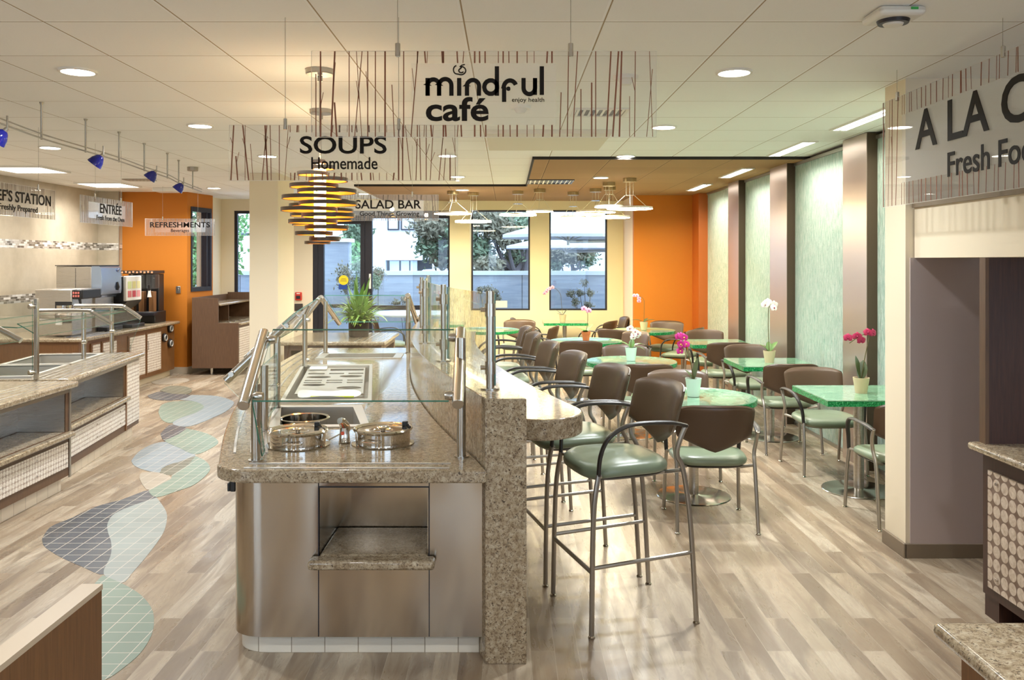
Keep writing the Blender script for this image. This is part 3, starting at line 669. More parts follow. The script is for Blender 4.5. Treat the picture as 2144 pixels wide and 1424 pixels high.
# ---------------- cutlery / plate station behind the island ----------------
t = thing('service_cabinet', 'low brown cabinet with granite top holding the potted plant', 'cabinet', (-1.96,9.6,0))
X0, X1, Y0, Y1 = -2.56, -1.37, 9.5, 10.75
cb = link('carcass', MB().box(X0+.04,X1-.05,Y0+.06,Y1-.04,.1,.80), M['wood'], t)
cut(cb, [MB().box(-2.44,-2.02,9.3,10.0,.28,.52), MB().box(-2.44,-2.02,9.3,10.0,.56,.74), MB().box(-1.9,-1.48,9.3,9.7,.62,.74), MB().box(-1.6,-1.2,9.62,10.6,.18,.74)])
link('toe_kick', MB().box(X0+.1,X1-.1,Y0+.14,Y1-.1,0,.1), M['darkbase'], t)
link('granite_top', MB().box(X0,X1,Y0,Y1,.80,.845), M['granite'], t, bevel=.015, seg=3)
st = MB()
for x in (-1.72,-1.62,-1.52,-1.44): st.box(x-.006,x+.006,Y0+.03,Y1-.03,.844,.848)
link('tray_slide_strips', st, M['steel'], t)
t = thing('potted_plant', 'bushy green potted plant with spiky leaves on the low cabinet', 'plant', (-1.78,10.15,.845))
link('pot', MB().lathe([(0,0),(.112,0),(.118,.01),(.122,.19),(.124,.2),(.112,.2),(.108,.17),(0,.17)], n=28), m_wood('dark ribbed pot', (62,48,40), (30,24,20), (60,60,.5), .5), t, local=True)
def blade(mb, base, az, lean, L, w, droop=.0, seg=7, fold=.0):
    d = Vector((math.cos(az), math.sin(az), 0)); p = Vector(base); ang = lean; rows = []
    sd = Vector((-math.sin(az), math.cos(az), 0))
    for i in range(seg+1):
        u = i/seg; ww = w*(math.sin(math.pi*min(1,(u*.86+.12)))**.8)*(1 if u < 1 else .05)
        rows.append([tuple(p-sd*ww), tuple(p+Vector((0,0,-fold*ww))), tuple(p+sd*ww)])
        p = p+(d*math.sin(ang)+Vector((0,0,1))*math.cos(ang))*(L/seg); ang += droop/seg
    mb.grid(rows)
M['leaf1'] = mat('dark green leaf', (96,136,56), .45); M['leaf2'] = mat('pale green leaf', (176,200,104), .5); M['leaf3'] = mat('grassy green leaf', (144,178,92), .5)
a = MB(); b_ = MB(); c = MB(); rr = random.Random(3)
for k in range(8): blade(a, (rr.uniform(-.05,.05),rr.uniform(-.05,.05),.17), rr.uniform(0,6.28), rr.uniform(.03,.45), rr.uniform(.32,.60), rr.uniform(.02,.038), .3)
for k in range(200): blade(c, (rr.uniform(-.08,.08),rr.uniform(-.08,.08),.17), rr.uniform(0,6.28), rr.uniform(.15,1.0), rr.uniform(.26,.52), rr.uniform(.008,.016), rr.uniform(.6,2.0))
for k in range(70): blade(b_, (rr.uniform(-.09,.09),rr.uniform(-.09,.09),.17), rr.uniform(0,6.28), rr.uniform(.3,1.1), rr.uniform(.12,.26), rr.uniform(.018,.034), rr.uniform(.8,2.2))
link('tall_leaves', a, M['leaf1'], t, local=True); link('grassy_leaves', c, M['leaf3'], t, local=True); link('round_leaves', b_, M['leaf2'], t, local=True)
# ---------------- chairs ----------------
def pillow_back(dz, zt=.825, zs=.60, zb=.505, hw=.262, hb=.235, th=.026):
    U, V = 22, 16; front = []; back = []
    for j in range(V+1):
        v = j/V; fr = []; bk = []
        for i in range(U+1):
            u = -1+2*i/U; au = abs(u)
            bot = zb+(zs-zb)*au**1.15; tp = zt-.030*au**5-.004*au*au
            z = bot+(tp-bot)*v
            w = hb+(hw-hb)*min(1, max(0, (z-zb)/(zt-zb)))**.8
            vv = abs(2*v-1); k = (max(0,1-au**7)**.5)*(max(0,1-vv**7)**.5)
            x = u*w*(1-.03*max(0, vv**8))
            y = -.215-.085*((z-zb)/(zt-zb))+.075*u*u
            fr.append((x, y+th*k, z+dz)); bk.append((x, y-th*k*.8, z+dz))
        front.append(fr); back.append(bk)
    return front, back
def seat_mb(dz, top=True):
    mb = MB(); n = 40
    def outline(s, z, dome=0):
        ring = []
        for k in range(n+1):
            a = 2*math.pi*(k % n)/n; c, q = math.cos(a), math.sin(a); e = 2/3.6
            x = math.copysign(abs(c)**e, c); y = math.copysign(abs(q)**e, q)
            w = .235+.025*(y+1)/2
            zz = z-(.022*max(0,y)**3*s if top else .012*max(0,y)**3*s)+dome*(1-s)
            ring.append((x*w*s, .022+y*.228*s, zz+dz))
        return ring
    if top: prof = [(0,.478),(.45,.477),(.75,.474),(.9,.466),(.975,.452),(1,.436),(.985,.420),(.95,.412),(0,.412)]
    else: prof = [(0,.413),(.90,.413),(.92,.405),(.88,.395),(0,.395)]
    mb.grid([outline(s, z) for s, z in prof]); return mb
def make_chair(tall):
    dz = .32 if tall else 0
    r = bpy.data.objects.new('bar_stool' if tall else 'dining_chair', None); COL.objects.link(r)
    link('seat', seat_mb(dz), M['greenseat'], r, local=True, angle=1.2)
    link('seat_pan', seat_mb(dz, False), M['blackarm'], r, local=True, angle=1.2)
    f, b = pillow_back(dz); mb = MB(); mb.grid(f); mb.grid(b)
    bk = link('backrest', mb, M['brownback'], r, local=True, angle=1.3)
    pip = [f[-1][i] for i in range(1,22)]; pip = [(x, y-.002, z-.006) for x, y, z in [( (p[0]), (p[1]+b[-1][i+1][1])/2, p[2]) for i, p in enumerate(pip)]]
    link('seam', MB().tube([(x, y-.006, z-.004) for x, y, z in pip], .006, 6), M['brownback'], bk, local=True)
    for s in (-1, 1):
        fl = [(s*.262,.255,.012),(s*.256,.243,.25*(2.2 if tall else 1)),(s*.250,.215,.43+dz)]
        rl = [(s*.258,-.292,.012),(s*.255,-.262,.22*(2.2 if tall else 1)),(s*.252,-.225,.42+dz),(s*.256,-.190,.50+dz),(s*.266,-.200,.575+dz),(s*.270,-.232,.648+dz)]
        for pts, w in ((fl,1),(rl,2)):
            lg = link('leg', MB().tube(smooth_pts(pts, 5), .0125, 10), M['alu'], r, local=True)
            x, y, _ = pts[0]
            link('glide', MB().lathe([(0,0),(.014,0),(.017,.004),(.012,.010),(.006,.014),(.006,.022),(0,.022)], (x,y,0), 14), M['chrome'], lg, local=True)
        arm = smooth_pts([(s*.272,-.232,.640+dz),(s*.285,-.14,.662+dz),(s*.293,.02,.668+dz),(s*.29,.11,.652+dz),(s*.275,.178,.60+dz),(s*.258,.208,.52+dz),(s*.251,.216,.425+dz)], 5)
        rows = []
        for i, p in enumerate(arm):
            u = i/(len(arm)-1); wv = .022*(1-u)+.013*u if u > .15 else .016+.04*u
            t = (arm[min(i+1,len(arm)-1)]-arm[max(i-1,0)]).normalized(); a = Vector((1,0,0)); bb = t.cross(a).normalized()
            rows.append([tuple(p+a*wv*math.cos(w)+bb*.010*math.sin(w)) for w in [2*math.pi*k/10 for k in range(11)]])
        link('armrest', MB().grid(rows), M['blackarm'], r, local=True)
        link('seat_rail', MB().tube([(s*.252,-.21,.425+dz),(s*.18,-.16,.402+dz),(s*.17,.16,.400+dz),(s*.25,.21,.425+dz)], .010, 8), M['alu'], r, local=True)
    if tall:
        for s in (-1, 1): link('footrest_bar', MB().tube([(s*.2595,.251,.32),(s*.2575,-.278,.345)], .010, 8), M['alu'], r, local=True)
        link('footrest_bar', MB().tube([(-.2595,.251,.30),(.2595,.251,.30)], .0105, 8), M['alu'], r, local=True)
    return r
chair0 = make_chair(False); stool0 = make_chair(True); used = set()
def place(proto, x, y, rz, label, cat, group):
    o = proto if proto.name not in used else copy_tree(proto)
    used.add(proto.name); o.location = (x,y,0); o.rotation_euler = (0,0,rz); tag(o, label, cat, group); return o
KID.clear()
for i, (y, lab) in enumerate([
    (4.03,'bar stool with brown back and sage seat nearest the rounded end of the eating bar'),
    (4.68,'second bar stool along the granite eating bar from its rounded end'),
    (5.46,'third bar stool along the granite eating bar from its rounded end'),
    (6.24,'fourth bar stool along the granite eating bar from its rounded end'),
    (7.1,'fifth bar stool along the eating bar, next to last toward the windows'),
    (7.85,'bar stool at the far window end of the granite eating bar')]):
    x, yy = off(y, .79); ang = math.atan2(1, -cs(y))   # faces the bar: local +y -> -normal
    s = cs(y); d = Vector((-1, s)); rz = math.atan2(d.y, d.x)-math.pi/2
    place(stool0, x, yy, rz, lab, 'bar stool', 'bar stools along the eating bar')
D = math.radians
chairs = [
 (1.36,5.72,D(-2),'dark backed chair turned away from the camera, in front of the nearest round glass table'),
 (1.44,6.98,D(178),'chair facing the camera behind the nearest round table with the magenta orchid'),
 (1.25,7.92,D(2),'chair turned away at the near side of the round table with the white orchid'),
 (1.29,9.14,D(176),'chair facing the camera behind the round table with the white orchid'),
 (.86,10.14,D(0),'chair turned away before the round table with the terracotta pot'),
 (1.52,11.05,D(125),'pale lit chair angled at the right of the terracotta pot table'),
 (1.58,11.75,D(-35),'dark chair back at the near left of the table beside the orange wall'),
 (2.42,12.93,D(165),'chair against the orange wall behind the farthest right round table'),
 (2.46,11.98,D(60),'chair seen side on between the orange wall and the far square table'),
 (2.66,11.2,D(180),'chair facing the camera behind the farthest square table, by the rippled glass'),
 (2.55,9.95,D(0),'chair turned away before the farthest square glass table'),
 (2.66,9.18,D(180),'chair facing the camera behind the middle square table with the tall white orchid'),
 (2.58,7.93,D(2),'chair turned away before the middle square table with the tall white orchid'),
 (2.66,7.13,D(182),'chair facing the camera behind the square table by the white pier'),
 (2.67,5.78,D(0),'chair cut off by the white pier, before the nearest square table'),
 (1.72,14.13,D(95),'chair with bluish lit back in the far corner right of the window table'),
 (1.42,13.35,D(60),'chair in front of the far corner chair, near the window table'),
 (.36,13.85,D(-90),'chair facing right at the left end of the square window table'),
 (.16,13.2,D(170),'wide brown chair back behind the far round table at left'),
 (.44,12.25,D(75),'chair at the right side of the far round table at left'),
 (-1.85,13.5,D(-80),'lone chair by the glass door facing right beyond the potted plant')]
for x, y, rz, lab in chairs: place(chair0, x, y, rz, lab, 'chair', 'dining chairs at the glass tables')
# ---------------- tables ----------------
def m_tableglass():
    m = mat('thick green table glass', (150,190,168), .04, spec=.9); t = NT(m)
    n = t.noise(t.geo((9,9,1)), 1.6, 4, .6, 1.0)
    t.set(t.b, 'Base Color', t.ramp(n, [(.3, s2l((74,128,98))), (.7, s2l((140,176,146)))])); t.bump(n, .12, .01)
    return m
M['tabletop'] = m_tableglass()
def m_tableedge():
    m = mat('rough emerald glass edge', (20,120,62), .12); t = NT(m)
    n = t.noise(t.geo(), 90, 3, .7)
    t.set(t.b, 'Base Color', t.ramp(n, [(.35, s2l((8,84,48))), (.55, s2l((34,150,84))), (.72, s2l((120,214,160)))])); t.bump(n, .5, .004)
    t.b.inputs['Subsurface Weight'].default_value = .0
    return m
M['tableedge'] = m_tableedge()
TZ = .745
def table(x, y, kind, lab, size=.38, z=TZ):
    t = thing('glass_table', lab, 'table', (x,y,0), 0, 'round glass cafe tables' if kind == 'round' else 'square glass cafe tables')
    if kind == 'round':
        top = MB().lathe([(0,z-.002),(.45,z-.002),(.455,z-.001),(.457,z-.006),(.0,z-.006)], n=64)
        edge = MB().lathe([(.450,z-.044),(.458,z-.042),(.459,z-.006),(.452,z-.0062)], n=64, closed=True)
        under = MB().lathe([(0,z-.045),(.451,z-.045),(.451,z-.007),(0,z-.007)], n=64)
    else:
        s = size
        top = MB().box(-s,s,-s,s,z-.006,z); edge = MB().box(-s-.001,s+.001,-s-.001,-s+.008,z-.044,z-.0061).box(-s-.001,s+.001,s-.008,s+.001,z-.044,z-.0061).box(-s-.001,-s+.008,-s+.008,s-.008,z-.044,z-.0061).box(s-.008,s+.001,-s+.008,s-.008,z-.044,z-.0061)
        under = MB().box(-s+.008,s-.008,-s+.008,s-.008,z-.045,z-.007)
    tp = link('tabletop', top, M['tabletop'], t, local=True); link('glass_edge', edge, M['tableedge'], tp, local=True, smooth=False)
    link('glass_core', under, M['tableedge'], tp, local=True)
    link('mount_plate', MB().lathe([(0,z-.066),(.10,z-.066),(.14,z-.055),(.14,z-.046),(0,z-.046)], n=28), M['black'], t, local=True)
    link('column', MB().lathe([(0,.012),(.038,.012),(.038,z-.064),(0,z-.064)], n=24), M['steel'], t, local=True)
    link('base', MB().lathe([(0,0),(.268,0),(.272,.003),(.268,.008),(.05,.014),(.042,.018),(0,.018)], n=56), M['disc'], t, local=True)
    return t
M['disc'] = m_steel('brushed disc base', (206,200,192), .16, (60,60,2), .03)
table(1.39,6.32,'round','round green glass table nearest the camera, with a magenta orchid')
table(1.25,8.55,'round','round green glass table with a white orchid, second from the camera')
table(1.0,10.75,'round','round green glass table holding a terracotta pot orchid')
table(2.0,12.4,'round','round green glass table in front of the orange wall')
table(-.28,12.5,'round','far round glass table at left, partly behind the etched partition')
table(.955,14.1,'square','square glass table against the rear wall below the windows', .36)
table(2.60,10.55,'square','farthest square green glass table by the rippled glass, without a plant', .37)
table(2.62,8.43,'square','middle square green glass table with a tall white orchid', .37)
table(2.69,6.48,'square','square green glass table beside the white pier, with a dark pink orchid', .38)
table(-1.05,13.75,'square','small table near the glass door behind the lone chair', .36)
# ---------------- orchids ----------------
M['petal_m'] = mat('magenta orchid petal', (206,40,140), .5); M['petal_w'] = mat('white orchid petal', (244,236,228), .5); M['petal_p'] = mat('pink orchid petal', (234,168,200), .5); M['petal_d'] = mat('dark pink orchid petal', (176,34,84), .5)
M['lip'] = mat('orchid lip', (150,20,70), .5); M['lipw'] = mat('pale orchid lip', (240,200,90), .5); M['stem'] = mat('orchid stem', (92,84,46), .6)
M['terra'] = mat('terracotta', (206,110,66), .75); M['beigepot'] = mat('beige clay pot', (206,184,150), .7); M['whitepot'] = mat('white glazed pot', (214,232,222), .25); M['soil'] = mat('potting bark', (70,52,38), .9)
M['orchleaf'] = mat('orchid leaf', (84,122,52), .4); M['darkleaf'] = mat('dark orchid leaf', (70,82,46), .4)
def flower(c, face, s, pet, lip, parent):
    f = Vector(face).normalized(); u = f.cross(Vector((0,0,1))).normalized(); v = u.cross(f)
    mb = MB(); c = Vector(c)
    for k, (a, L, w) in enumerate([(90,1,.42),(210,.95,.40),(330,.95,.40),(20,1.0,.62),(160,1.0,.62)]):
        d = u*math.cos(D(a))+v*math.sin(D(a)); e = -u*math.sin(D(a))+v*math.cos(D(a)); rows = []
        for i in range(6):
            q = i/5; ww = w*s*math.sin(math.pi*(.12+.86*q))**.7
            p = c+d*(L*s*q)+f*(.18*s*math.sin(math.pi*q)*.8-.12*s*q+.002*(k > 2))
            rows.append([tuple(p-e*ww), tuple(p+f*.06*s), tuple(p+e*ww)])
        mb.grid(rows)
    o = link('flower', mb, pet, parent, local=True)
    link('lip', MB().lathe([(0,0),(.16*s,.04*s),(.2*s,.2*s),(.08*s,.36*s),(0,.38*s)], (0,0,0), 10).add([],[]), lip, o, local=True).matrix_local = Matrix.Translation(c) @ f.to_track_quat('Z','Y').to_matrix().to_4x4()
def orchid(x, y, label, pot, potshape, stem, flowers, fs, pet, lip, leaves, leafm='orchleaf', z=TZ):
    t = thing('orchid', label, 'plant', (x,y,z), 0, 'potted orchids on the tables')
    prof = {'taper': [(0,0),(.042,0),(.058,.10),(.060,.118),(.055,.118),(.05,.10),(0,.10)], 'clay': [(0,0),(.040,0),(.050,.075),(.056,.077),(.059,.112),(.053,.112),(.05,.10),(0,.10)], 'tall': [(0,0),(.043,0),(.060,.135),(.056,.135),(.052,.115),(0,.115)]}[potshape]
    h = max(p[1] for p in prof)
    link('pot', MB().lathe(prof, n=30), M[pot], t, local=True)
    link('bark', MB().lathe([(0,h-.018),(.049,h-.018),(.046,h-.010),(0,h-.006)], n=18), M['soil'], t, local=True)
    link('stem', MB().tube(smooth_pts([(0,0,h-.015)]+stem, 5), [.0035]*(5*len(stem)+1), 6), M['stem'], t, local=True)
    for az, lean, L, w, dr in leaves:
        b = MB(); blade(b, (0,0,h-.01), az, lean, L, w, dr, 8, .25); link('leaf', b, M[leafm], t, local=True)
    for c, fc in flowers: flower(c, fc, fs, M[pet], M[lip], t)
    return t
rr = random.Random(11)
def cluster(cx, cy, cz, n, sx, sz, face=(0,-1,.1)):
    return [((cx+rr.uniform(-sx,sx), cy+rr.uniform(-.02,.02), cz+rr.uniform(-sz,sz)), (face[0]+rr.uniform(-.6,.6), face[1], face[2]+rr.uniform(-.3,.3))) for _ in range(n)]
orchid(1.385,6.30,'magenta and white orchid in a white pot on the nearest round table','whitepot','tall',[(-.02,0,.25),(-.05,0,.34),(-.06,0,.40)],cluster(-.065,0,.385,8,.045,.06),.032,'petal_m','lipw',[(.3,.15,.17,.035,.2),(2.6,.5,.10,.025,.6),(3.4,.9,.10,.014,.9)],'darkleaf')
orchid(1.25,8.55,'white orchid in a white glazed pot on the second round table','whitepot','tall',[(.0,0,.2),(.02,0,.28)],cluster(.05,0,.28,8,.065,.05),.035,'petal_w','lip',[(2.9,.6,.16,.035,1.2),(.2,.7,.17,.03,1.5),(1.2,.4,.12,.03,.6),(6.0,1.0,.16,.02,1.6)])
orchid(1.0,10.75,'small pink orchid in a terracotta pot with bright green leaves','terra','clay',[(.02,0,.24),(.02,0,.34),(.0,0,.38)],[((-.025,0,.40),(-.3,-1,.2)),((.035,0,.375),(.3,-1,.1))],.042,'petal_p','lip',[(2.6,.7,.15,.04,1.0),(.5,.5,.16,.045,.8),(4.2,.9,.13,.04,1.0)])
orchid(2.0,12.4,'pale pink orchid in a beige pot before the orange wall','beigepot','taper',[(.005,0,.3),(.0,0,.44),(-.06,0,.49),(-.11,0,.5)],[((-.10,0,.50),(-.3,-1,.2)),((-.07,0,.46),(.2,-1,.1)),((-.07,0,.42),(0,-1,0)),((-.14,0,.50),(-.5,-1,0))],.033,'petal_p','lip',[(3.0,.9,.20,.03,1.2),(.1,.9,.20,.03,1.2),(.8,.7,.13,.025,.9)],'darkleaf')
orchid(.92,14.05,'tall arching pink orchid in a beige pot on the window table','beigepot','taper',[(-.02,0,.3),(-.04,0,.46),(-.14,0,.56),(-.26,0,.52)],[((-.17,0,.57),(-.3,-1,0)),((-.25,0,.53),(-.4,-1,0)),((-.27,0,.50),(-.2,-1,-.2)),((-.30,0,.47),(-.5,-1,-.2)),((-.22,0,.55),(.1,-1,0))],.036,'petal_p','lip',[(2.7,.8,.16,.02,.4),(.4,.6,.14,.02,.3),(3.4,1.1,.12,.02,.3)],'darkleaf')
orchid(2.60,8.40,'tall white orchid in a beige pot on the middle square table','beigepot','taper',[(-.01,0,.3),(-.01,0,.5),(.0,0,.56)],cluster(.0,0,.565,8,.055,.035),.042,'petal_w','lip',[(.5,.6,.15,.035,.6),(2.8,.6,.13,.035,.8),(1.4,.4,.12,.03,.5)])
orchid(2.70,6.46,'dark pink orchid in a beige pot on the square table by the pier','beigepot','taper',[(.03,0,.28),(.06,0,.42),(.05,0,.46),(-.03,0,.42),(-.09,0,.38)],[((.09,0,.455),(.5,-1,0)),((-.03,0,.43),(-.2,-1,0)),((.0,0,.40),(.1,-1,-.2)),((-.10,0,.42),(-.5,-1,.1)),((.05,0,.46),(0,-1,.2))],.036,'petal_d','lip',[(2.4,.2,.18,.05,.1),(.9,.3,.15,.04,.2)],'darkleaf')
orchid(-.26,12.45,'leafy small plant on the far round table behind the partition','beigepot','clay',[(.0,0,.2)],[],.03,'petal_p','lip',[(.2,.4,.14,.035,.5),(2.6,.5,.13,.03,.5),(4.6,.3,.15,.04,.4)])
# ---------------- left serving counters ----------------
M['capiz_yz'] = m_capiz('yz'); M['capiz_big'] = m_capiz('yz', .064, (176,156,136), (214,198,180), (104,84,70), (128,106,92))
M['toetile'] = m_tilegrid('cream toe tile run', (228,216,196), .149, (168,152,130), .3, 'yz', (0,0,.03))
CZ = .83
class Fr:      # a local frame: s runs along the front, d goes back from the front
    def __init__(f, p, q):
        f.p = Vector((*p,0)); f.t = (Vector((*q,0))-f.p); f.L = f.t.length; f.t.normalize(); f.n = Vector((-f.t.y, f.t.x, 0))
    def P(f, s, d): v = f.p+f.t*s+f.n*d; return (v.x, v.y)
    def box(f, mb, s0, s1, d0, d1, z0, z1): return mb.prism([f.P(s0,d0), f.P(s1,d0), f.P(s1,d1), f.P(s0,d1)], z0, z1)
def serving_counter(p, q, depth, label, ext, tall_panel):
    f = Fr(p, q); L = f.L; c = f.P(L/2, depth/2)
    t = thing('serving_counter', label, 'counter', (c[0],c[1],0), group='granite serving counters')
    nl = L-.05 if not tall_panel else L-tall_panel-.03
    b = link('carcass', f.box(MB(), 0, L-.03, .055, depth-.03, .115, CZ-.045), M['wood'], t, smooth=False)
    cut(b, [f.box(MB(), .08, nl-.05, -.1, .42, .455, CZ-.08)])
    link('niche_lining', f.box(f.box(f.box(MB(), .085, nl-.055, .41, .418, .456, CZ-.082), .082, .088, .06, .41, .456, CZ-.082), nl-.058, nl-.052, .06, .41, .456, CZ-.082), M['steel'], t, smooth=False)
    link('top_rail', f.box(MB(), 0, L-.03, .05, .056, CZ-.082, CZ-.045), M['alu'], t, smooth=False)
    link('niche_shelf', f.box(f.box(MB(), .03, nl+.0, .0, .056, .415, .455), .09, nl-.06, .056, .41, .415, .456), M['granite'], t, bevel=.012, seg=3)
    link('decor_panel', f.box(MB(), .05, nl-.03, .046, .056, .185, .375), M['capiz_yz'], t, smooth=False)
    sd = MB()
    for k in range(int(L/.62)+1):
        for z in (.225,.335): 
            x, y = f.P(min(.12+k*.62, nl-.06), .044); sd.lathe([(0,-.007),(.007,-.004),(.007,.004),(0,.007)], (x,y,z), 10)
    link('panel_screws', sd, M['chrome'], t)
    if tall_panel:
        link('decor_panel', f.box(MB(), L-tall_panel-.01, L-.04, .046, .056, .16, .755), M['capiz_yz'], t, smooth=False)
        link('edge_strip', f.box(MB(), L-tall_panel-.045, L-tall_panel-.012, .045, .056, .12, CZ-.08), M['wood_edge'], t, smooth=False)
    else: link('end_trim', f.box(MB(), L-.055, L-.03, .047, .056, .1, CZ-.045), M['alu'], t, smooth=False)
    link('toe_kick', f.box(MB(), .0, L-.07, .105, depth-.1, 0, .115), M['toetile'], t, smooth=False)
    tp = link('granite_top', f.box(MB(), -.0, L, 0, depth, CZ-.045, CZ), M['granite'], t, bevel=.018, seg=4)
    st = MB()
    for d in (.07,.14,.21,.27): f.box(st, .03, L-.05, d, d+.014, CZ-.001, CZ+.004)
    link('tray_slide_strips', st, M['steel'], t, smooth=False)
    return t, f, tp, b
t1, f1, top1, body1 = serving_counter((-3.24,3.4), (-3.295,6.52), 1.05, 'nearer granite serving counter on the left with a deep open niche', 0, 0)
t2, f2, top2, body2 = serving_counter((-3.42,6.62), (-3.676,8.6), 1.0, 'farther granite serving counter on the left ending in a tall disc panel', 0, .42)
def hotwell(t, f, top, bodyo, s0, s1, d0, d1, name='hot_well'):
    cut(top, [f.box(MB(), s0+.012, s1-.012, d0+.012, d1-.012, CZ-.3, CZ+.1)]); cut(bodyo, [f.box(MB(), s0+.011, s1-.011, d0+.011, d1-.011, CZ-.2, CZ+.1)])
    mb = MB(); z = CZ+.012
    for a0,a1,b0,b1 in ((s0,s1,d0,d0+.035),(s0,s1,d1-.035,d1),(s0,s0+.035,d0+.035,d1-.035),(s1-.035,s1,d0+.035,d1-.035)): f.box(mb, a0,a1,b0,b1, CZ-.002, z)
    for a0,a1,b0,b1 in ((s0+.028,s1-.028,d0+.028,d0+.035),(s0+.028,s1-.028,d1-.035,d1-.028),(s0+.028,s0+.035,d0+.035,d1-.035),(s1-.035,s1-.028,d0+.035,d1-.035)): f.box(mb, a0,a1,b0,b1, CZ-.16, z-.002)
    f.box(mb, s0+.028, s1-.028, d0+.028, d1-.028, CZ-.165, CZ-.16)
    link(name, mb, M['steel_sink'], t, smooth=False)
hotwell(t2, f2, top2, body2, .95, 1.78, .33, .93); hotwell(t2, f2, top2, body2, .12, .90, .33, .93)
hotwell(t1, f1, top1, body1, 1.1, 1.9, .36, .95, 'drop_in_well')
# overhead guards
gd = thing('food_guard', 'steel tube and glass food guard above the left serving counters', 'sneeze guard', (-3.95,7.6,CZ))
def gpost(x, y, z1, r=.02):
    p = link('post', MB().tube([(x,y,CZ),(x,y,z1)], r, 12), M['tube'], gd); return p
gpost(-3.83,6.2,1.27); gpost(-3.95,7.9,1.275); gpost(-3.97,8.5,1.29)
arms = [[(-4.6,6.2,1.285),(-3.83,6.2,1.285),(-3.74,6.2,1.262),(-3.56,6.2,1.168)], [(-4.38,7.9,1.285),(-3.93,7.9,1.285),(-3.86,7.9,1.262),(-3.69,7.9,1.165)], [(-4.34,8.5,1.30),(-3.90,8.5,1.30),(-3.83,8.5,1.28),(-3.68,8.5,1.18)]]
for a in arms: link('arm', MB().tube(smooth_pts(a, 6), .021, 12), M['tube'], gd)
A0 = [(x,4.6,z) for x,_,z in arms[0]]; A1 = [(x+.02,6.64,z) for x,_,z in arms[1]]
for a, b in ((A0, arms[0]), (A1, arms[1]), (arms[1], arms[2])):
    pane([a[2], b[2], b[3], a[3]], (-1,0,-1), .008, 'guard', gd); 
    pane([(a[0][0],a[0][1],a[0][2]-.03),(b[0][0],b[0][1],b[0][2]-.03),(b[2][0],b[2][1],b[2][2]-.03),(a[2][0],a[2][1],a[2][2]-.03)], (0,0,-1), .008, 'guard', gd)
pane([(-4.25,8.52,1.27),(-3.86,8.52,1.27),(-3.69,8.52,1.16),(-3.80,8.52,CZ+.03),(-3.98,8.52,CZ+.03),(-3.98,8.52,1.2)], (0,1,0), .006, 'guard', gd)
for x, y, z in ((-3.95,7.86,1.0),(-3.97,8.46,1.05)): clamp((x,y,z), (1,0,0), gd)
ge = thing('end_guard', 'upright square glass end guard between the two left serving counters', 'sneeze guard', (-3.65,6.5,CZ))
link('post', MB().box(-3.665,-3.635,6.55,6.58,CZ,1.46), M['tube'], ge, bevel=.003)
pane([(-3.68,6.56,CZ+.04),(-4.35,6.56,CZ+.04),(-4.35,6.56,1.44),(-3.68,6.56,1.44)], (0,1,0), .008, 'guard', ge)
for z in (CZ+.06, 1.40): clamp((-3.66,6.555,z), (-.6,-1,0), ge, .022)
# ---------------- back counter with drink machines ----------------
bt = thing('beverage_counter', 'long back counter with granite top along the tile wall carrying drink machines', 'counter', (-5.7,11.4,0))
link('carcass', MB().box(-6.31,-5.11,10.1,13.0,.1,.785), M['wood_edge'], bt, smooth=False)
link('toe_kick', MB().box(-6.31,-5.18,10.16,13.0,0,.1), M['base'], bt, smooth=False)
link('granite_top', MB().box(-6.32,-5.05,10.05,13.08,.785,.83), M['granite'], bt, bevel=.016, seg=3)
for a, b in ((10.4,10.58),(10.67,11.03),(11.42,11.9),(11.98,12.44)):
    d = link('door', MB().box(-5.11,-5.092,a-.03,b+.03,.14,.74), M['wood_edge'], bt, bevel=.002)
    link('decor_panel', MB().box(-5.092,-5.086,a,b,.17,.72), M['capiz_yz'], d, smooth=False)
    link('handle', MB().tube([(-5.088,a-.018,.50),(-5.065,a-.018,.50),(-5.065,a-.018,.62),(-5.088,a-.018,.62)], .005, 8), M['steel'], d)
st = MB()
for x in (-5.35,-5.27,-5.19,-5.12): st.box(x-.012,x+.012,10.25,11.2,.829,.836)
link('tray_slide_strips', st, M['steel'], bt, smooth=False)
def dispenser(y, z, lab):
    t = thing('cup_dispenser', lab, 'cup dispenser', (-5.11,y,z), group='cup dispensers at the counter end')
    link('ring', MB().tube([(-5.10,y,z),(-5.075,y,z)], .066, 24), M['black'], t, bevel=.006)
    link('cup_rim', MB().tube([(-5.082,y,z),(-5.06,y,z)], [.046,.046], 22, cap=False).tube([(-5.06,y,z),(-5.082,y,z)], [.040,.040], 22, cap=False), M['white'], t)
    link('cup_hollow', MB().tube([(-5.07,y,z),(-5.068,y,z)], .038, 20), M['black'], t)
dispenser(12.79,.735,'uppermost black cup dispenser ring at the orange counter end'); dispenser(12.58,.615,'middle black cup dispenser ring, set left of the other two'); dispenser(12.79,.51,'lowest black cup dispenser ring at the orange counter end')
BZ0 = .83
t = thing('coffee_machine', 'short boxy steel drink machine with black control panel, at the counter near end', 'drink machine', (-5.45,10.45,BZ0))
bx = link('housing', MB().box(-5.72,-5.27,10.25,10.75,BZ0+.02,1.41), M['steel_grey'] if 'steel_grey' in M else M['steel'], t, bevel=.012)
cut(bx, [MB().box(-5.50,-5.0,10.0,10.70,BZ0+.03,1.22)]) if False else None
link('brew_recess', MB().box(-5.47,-5.268,10.244,10.249,1.0,1.26), M['black'], t, smooth=False)
link('control_panel', MB().box(-5.27,-5.15,10.26,10.74,1.29,1.405), M['black'], t, bevel=.012)
k = MB()
for i in range(3):
    for j in range(2): k.box(-5.262+.03*i,-5.242+.03*i,10.252,10.26,1.315+.038*j,1.34+.038*j)
link('buttons', k, mat('red and white buttons', (214,120,110), .4), t, smooth=False)
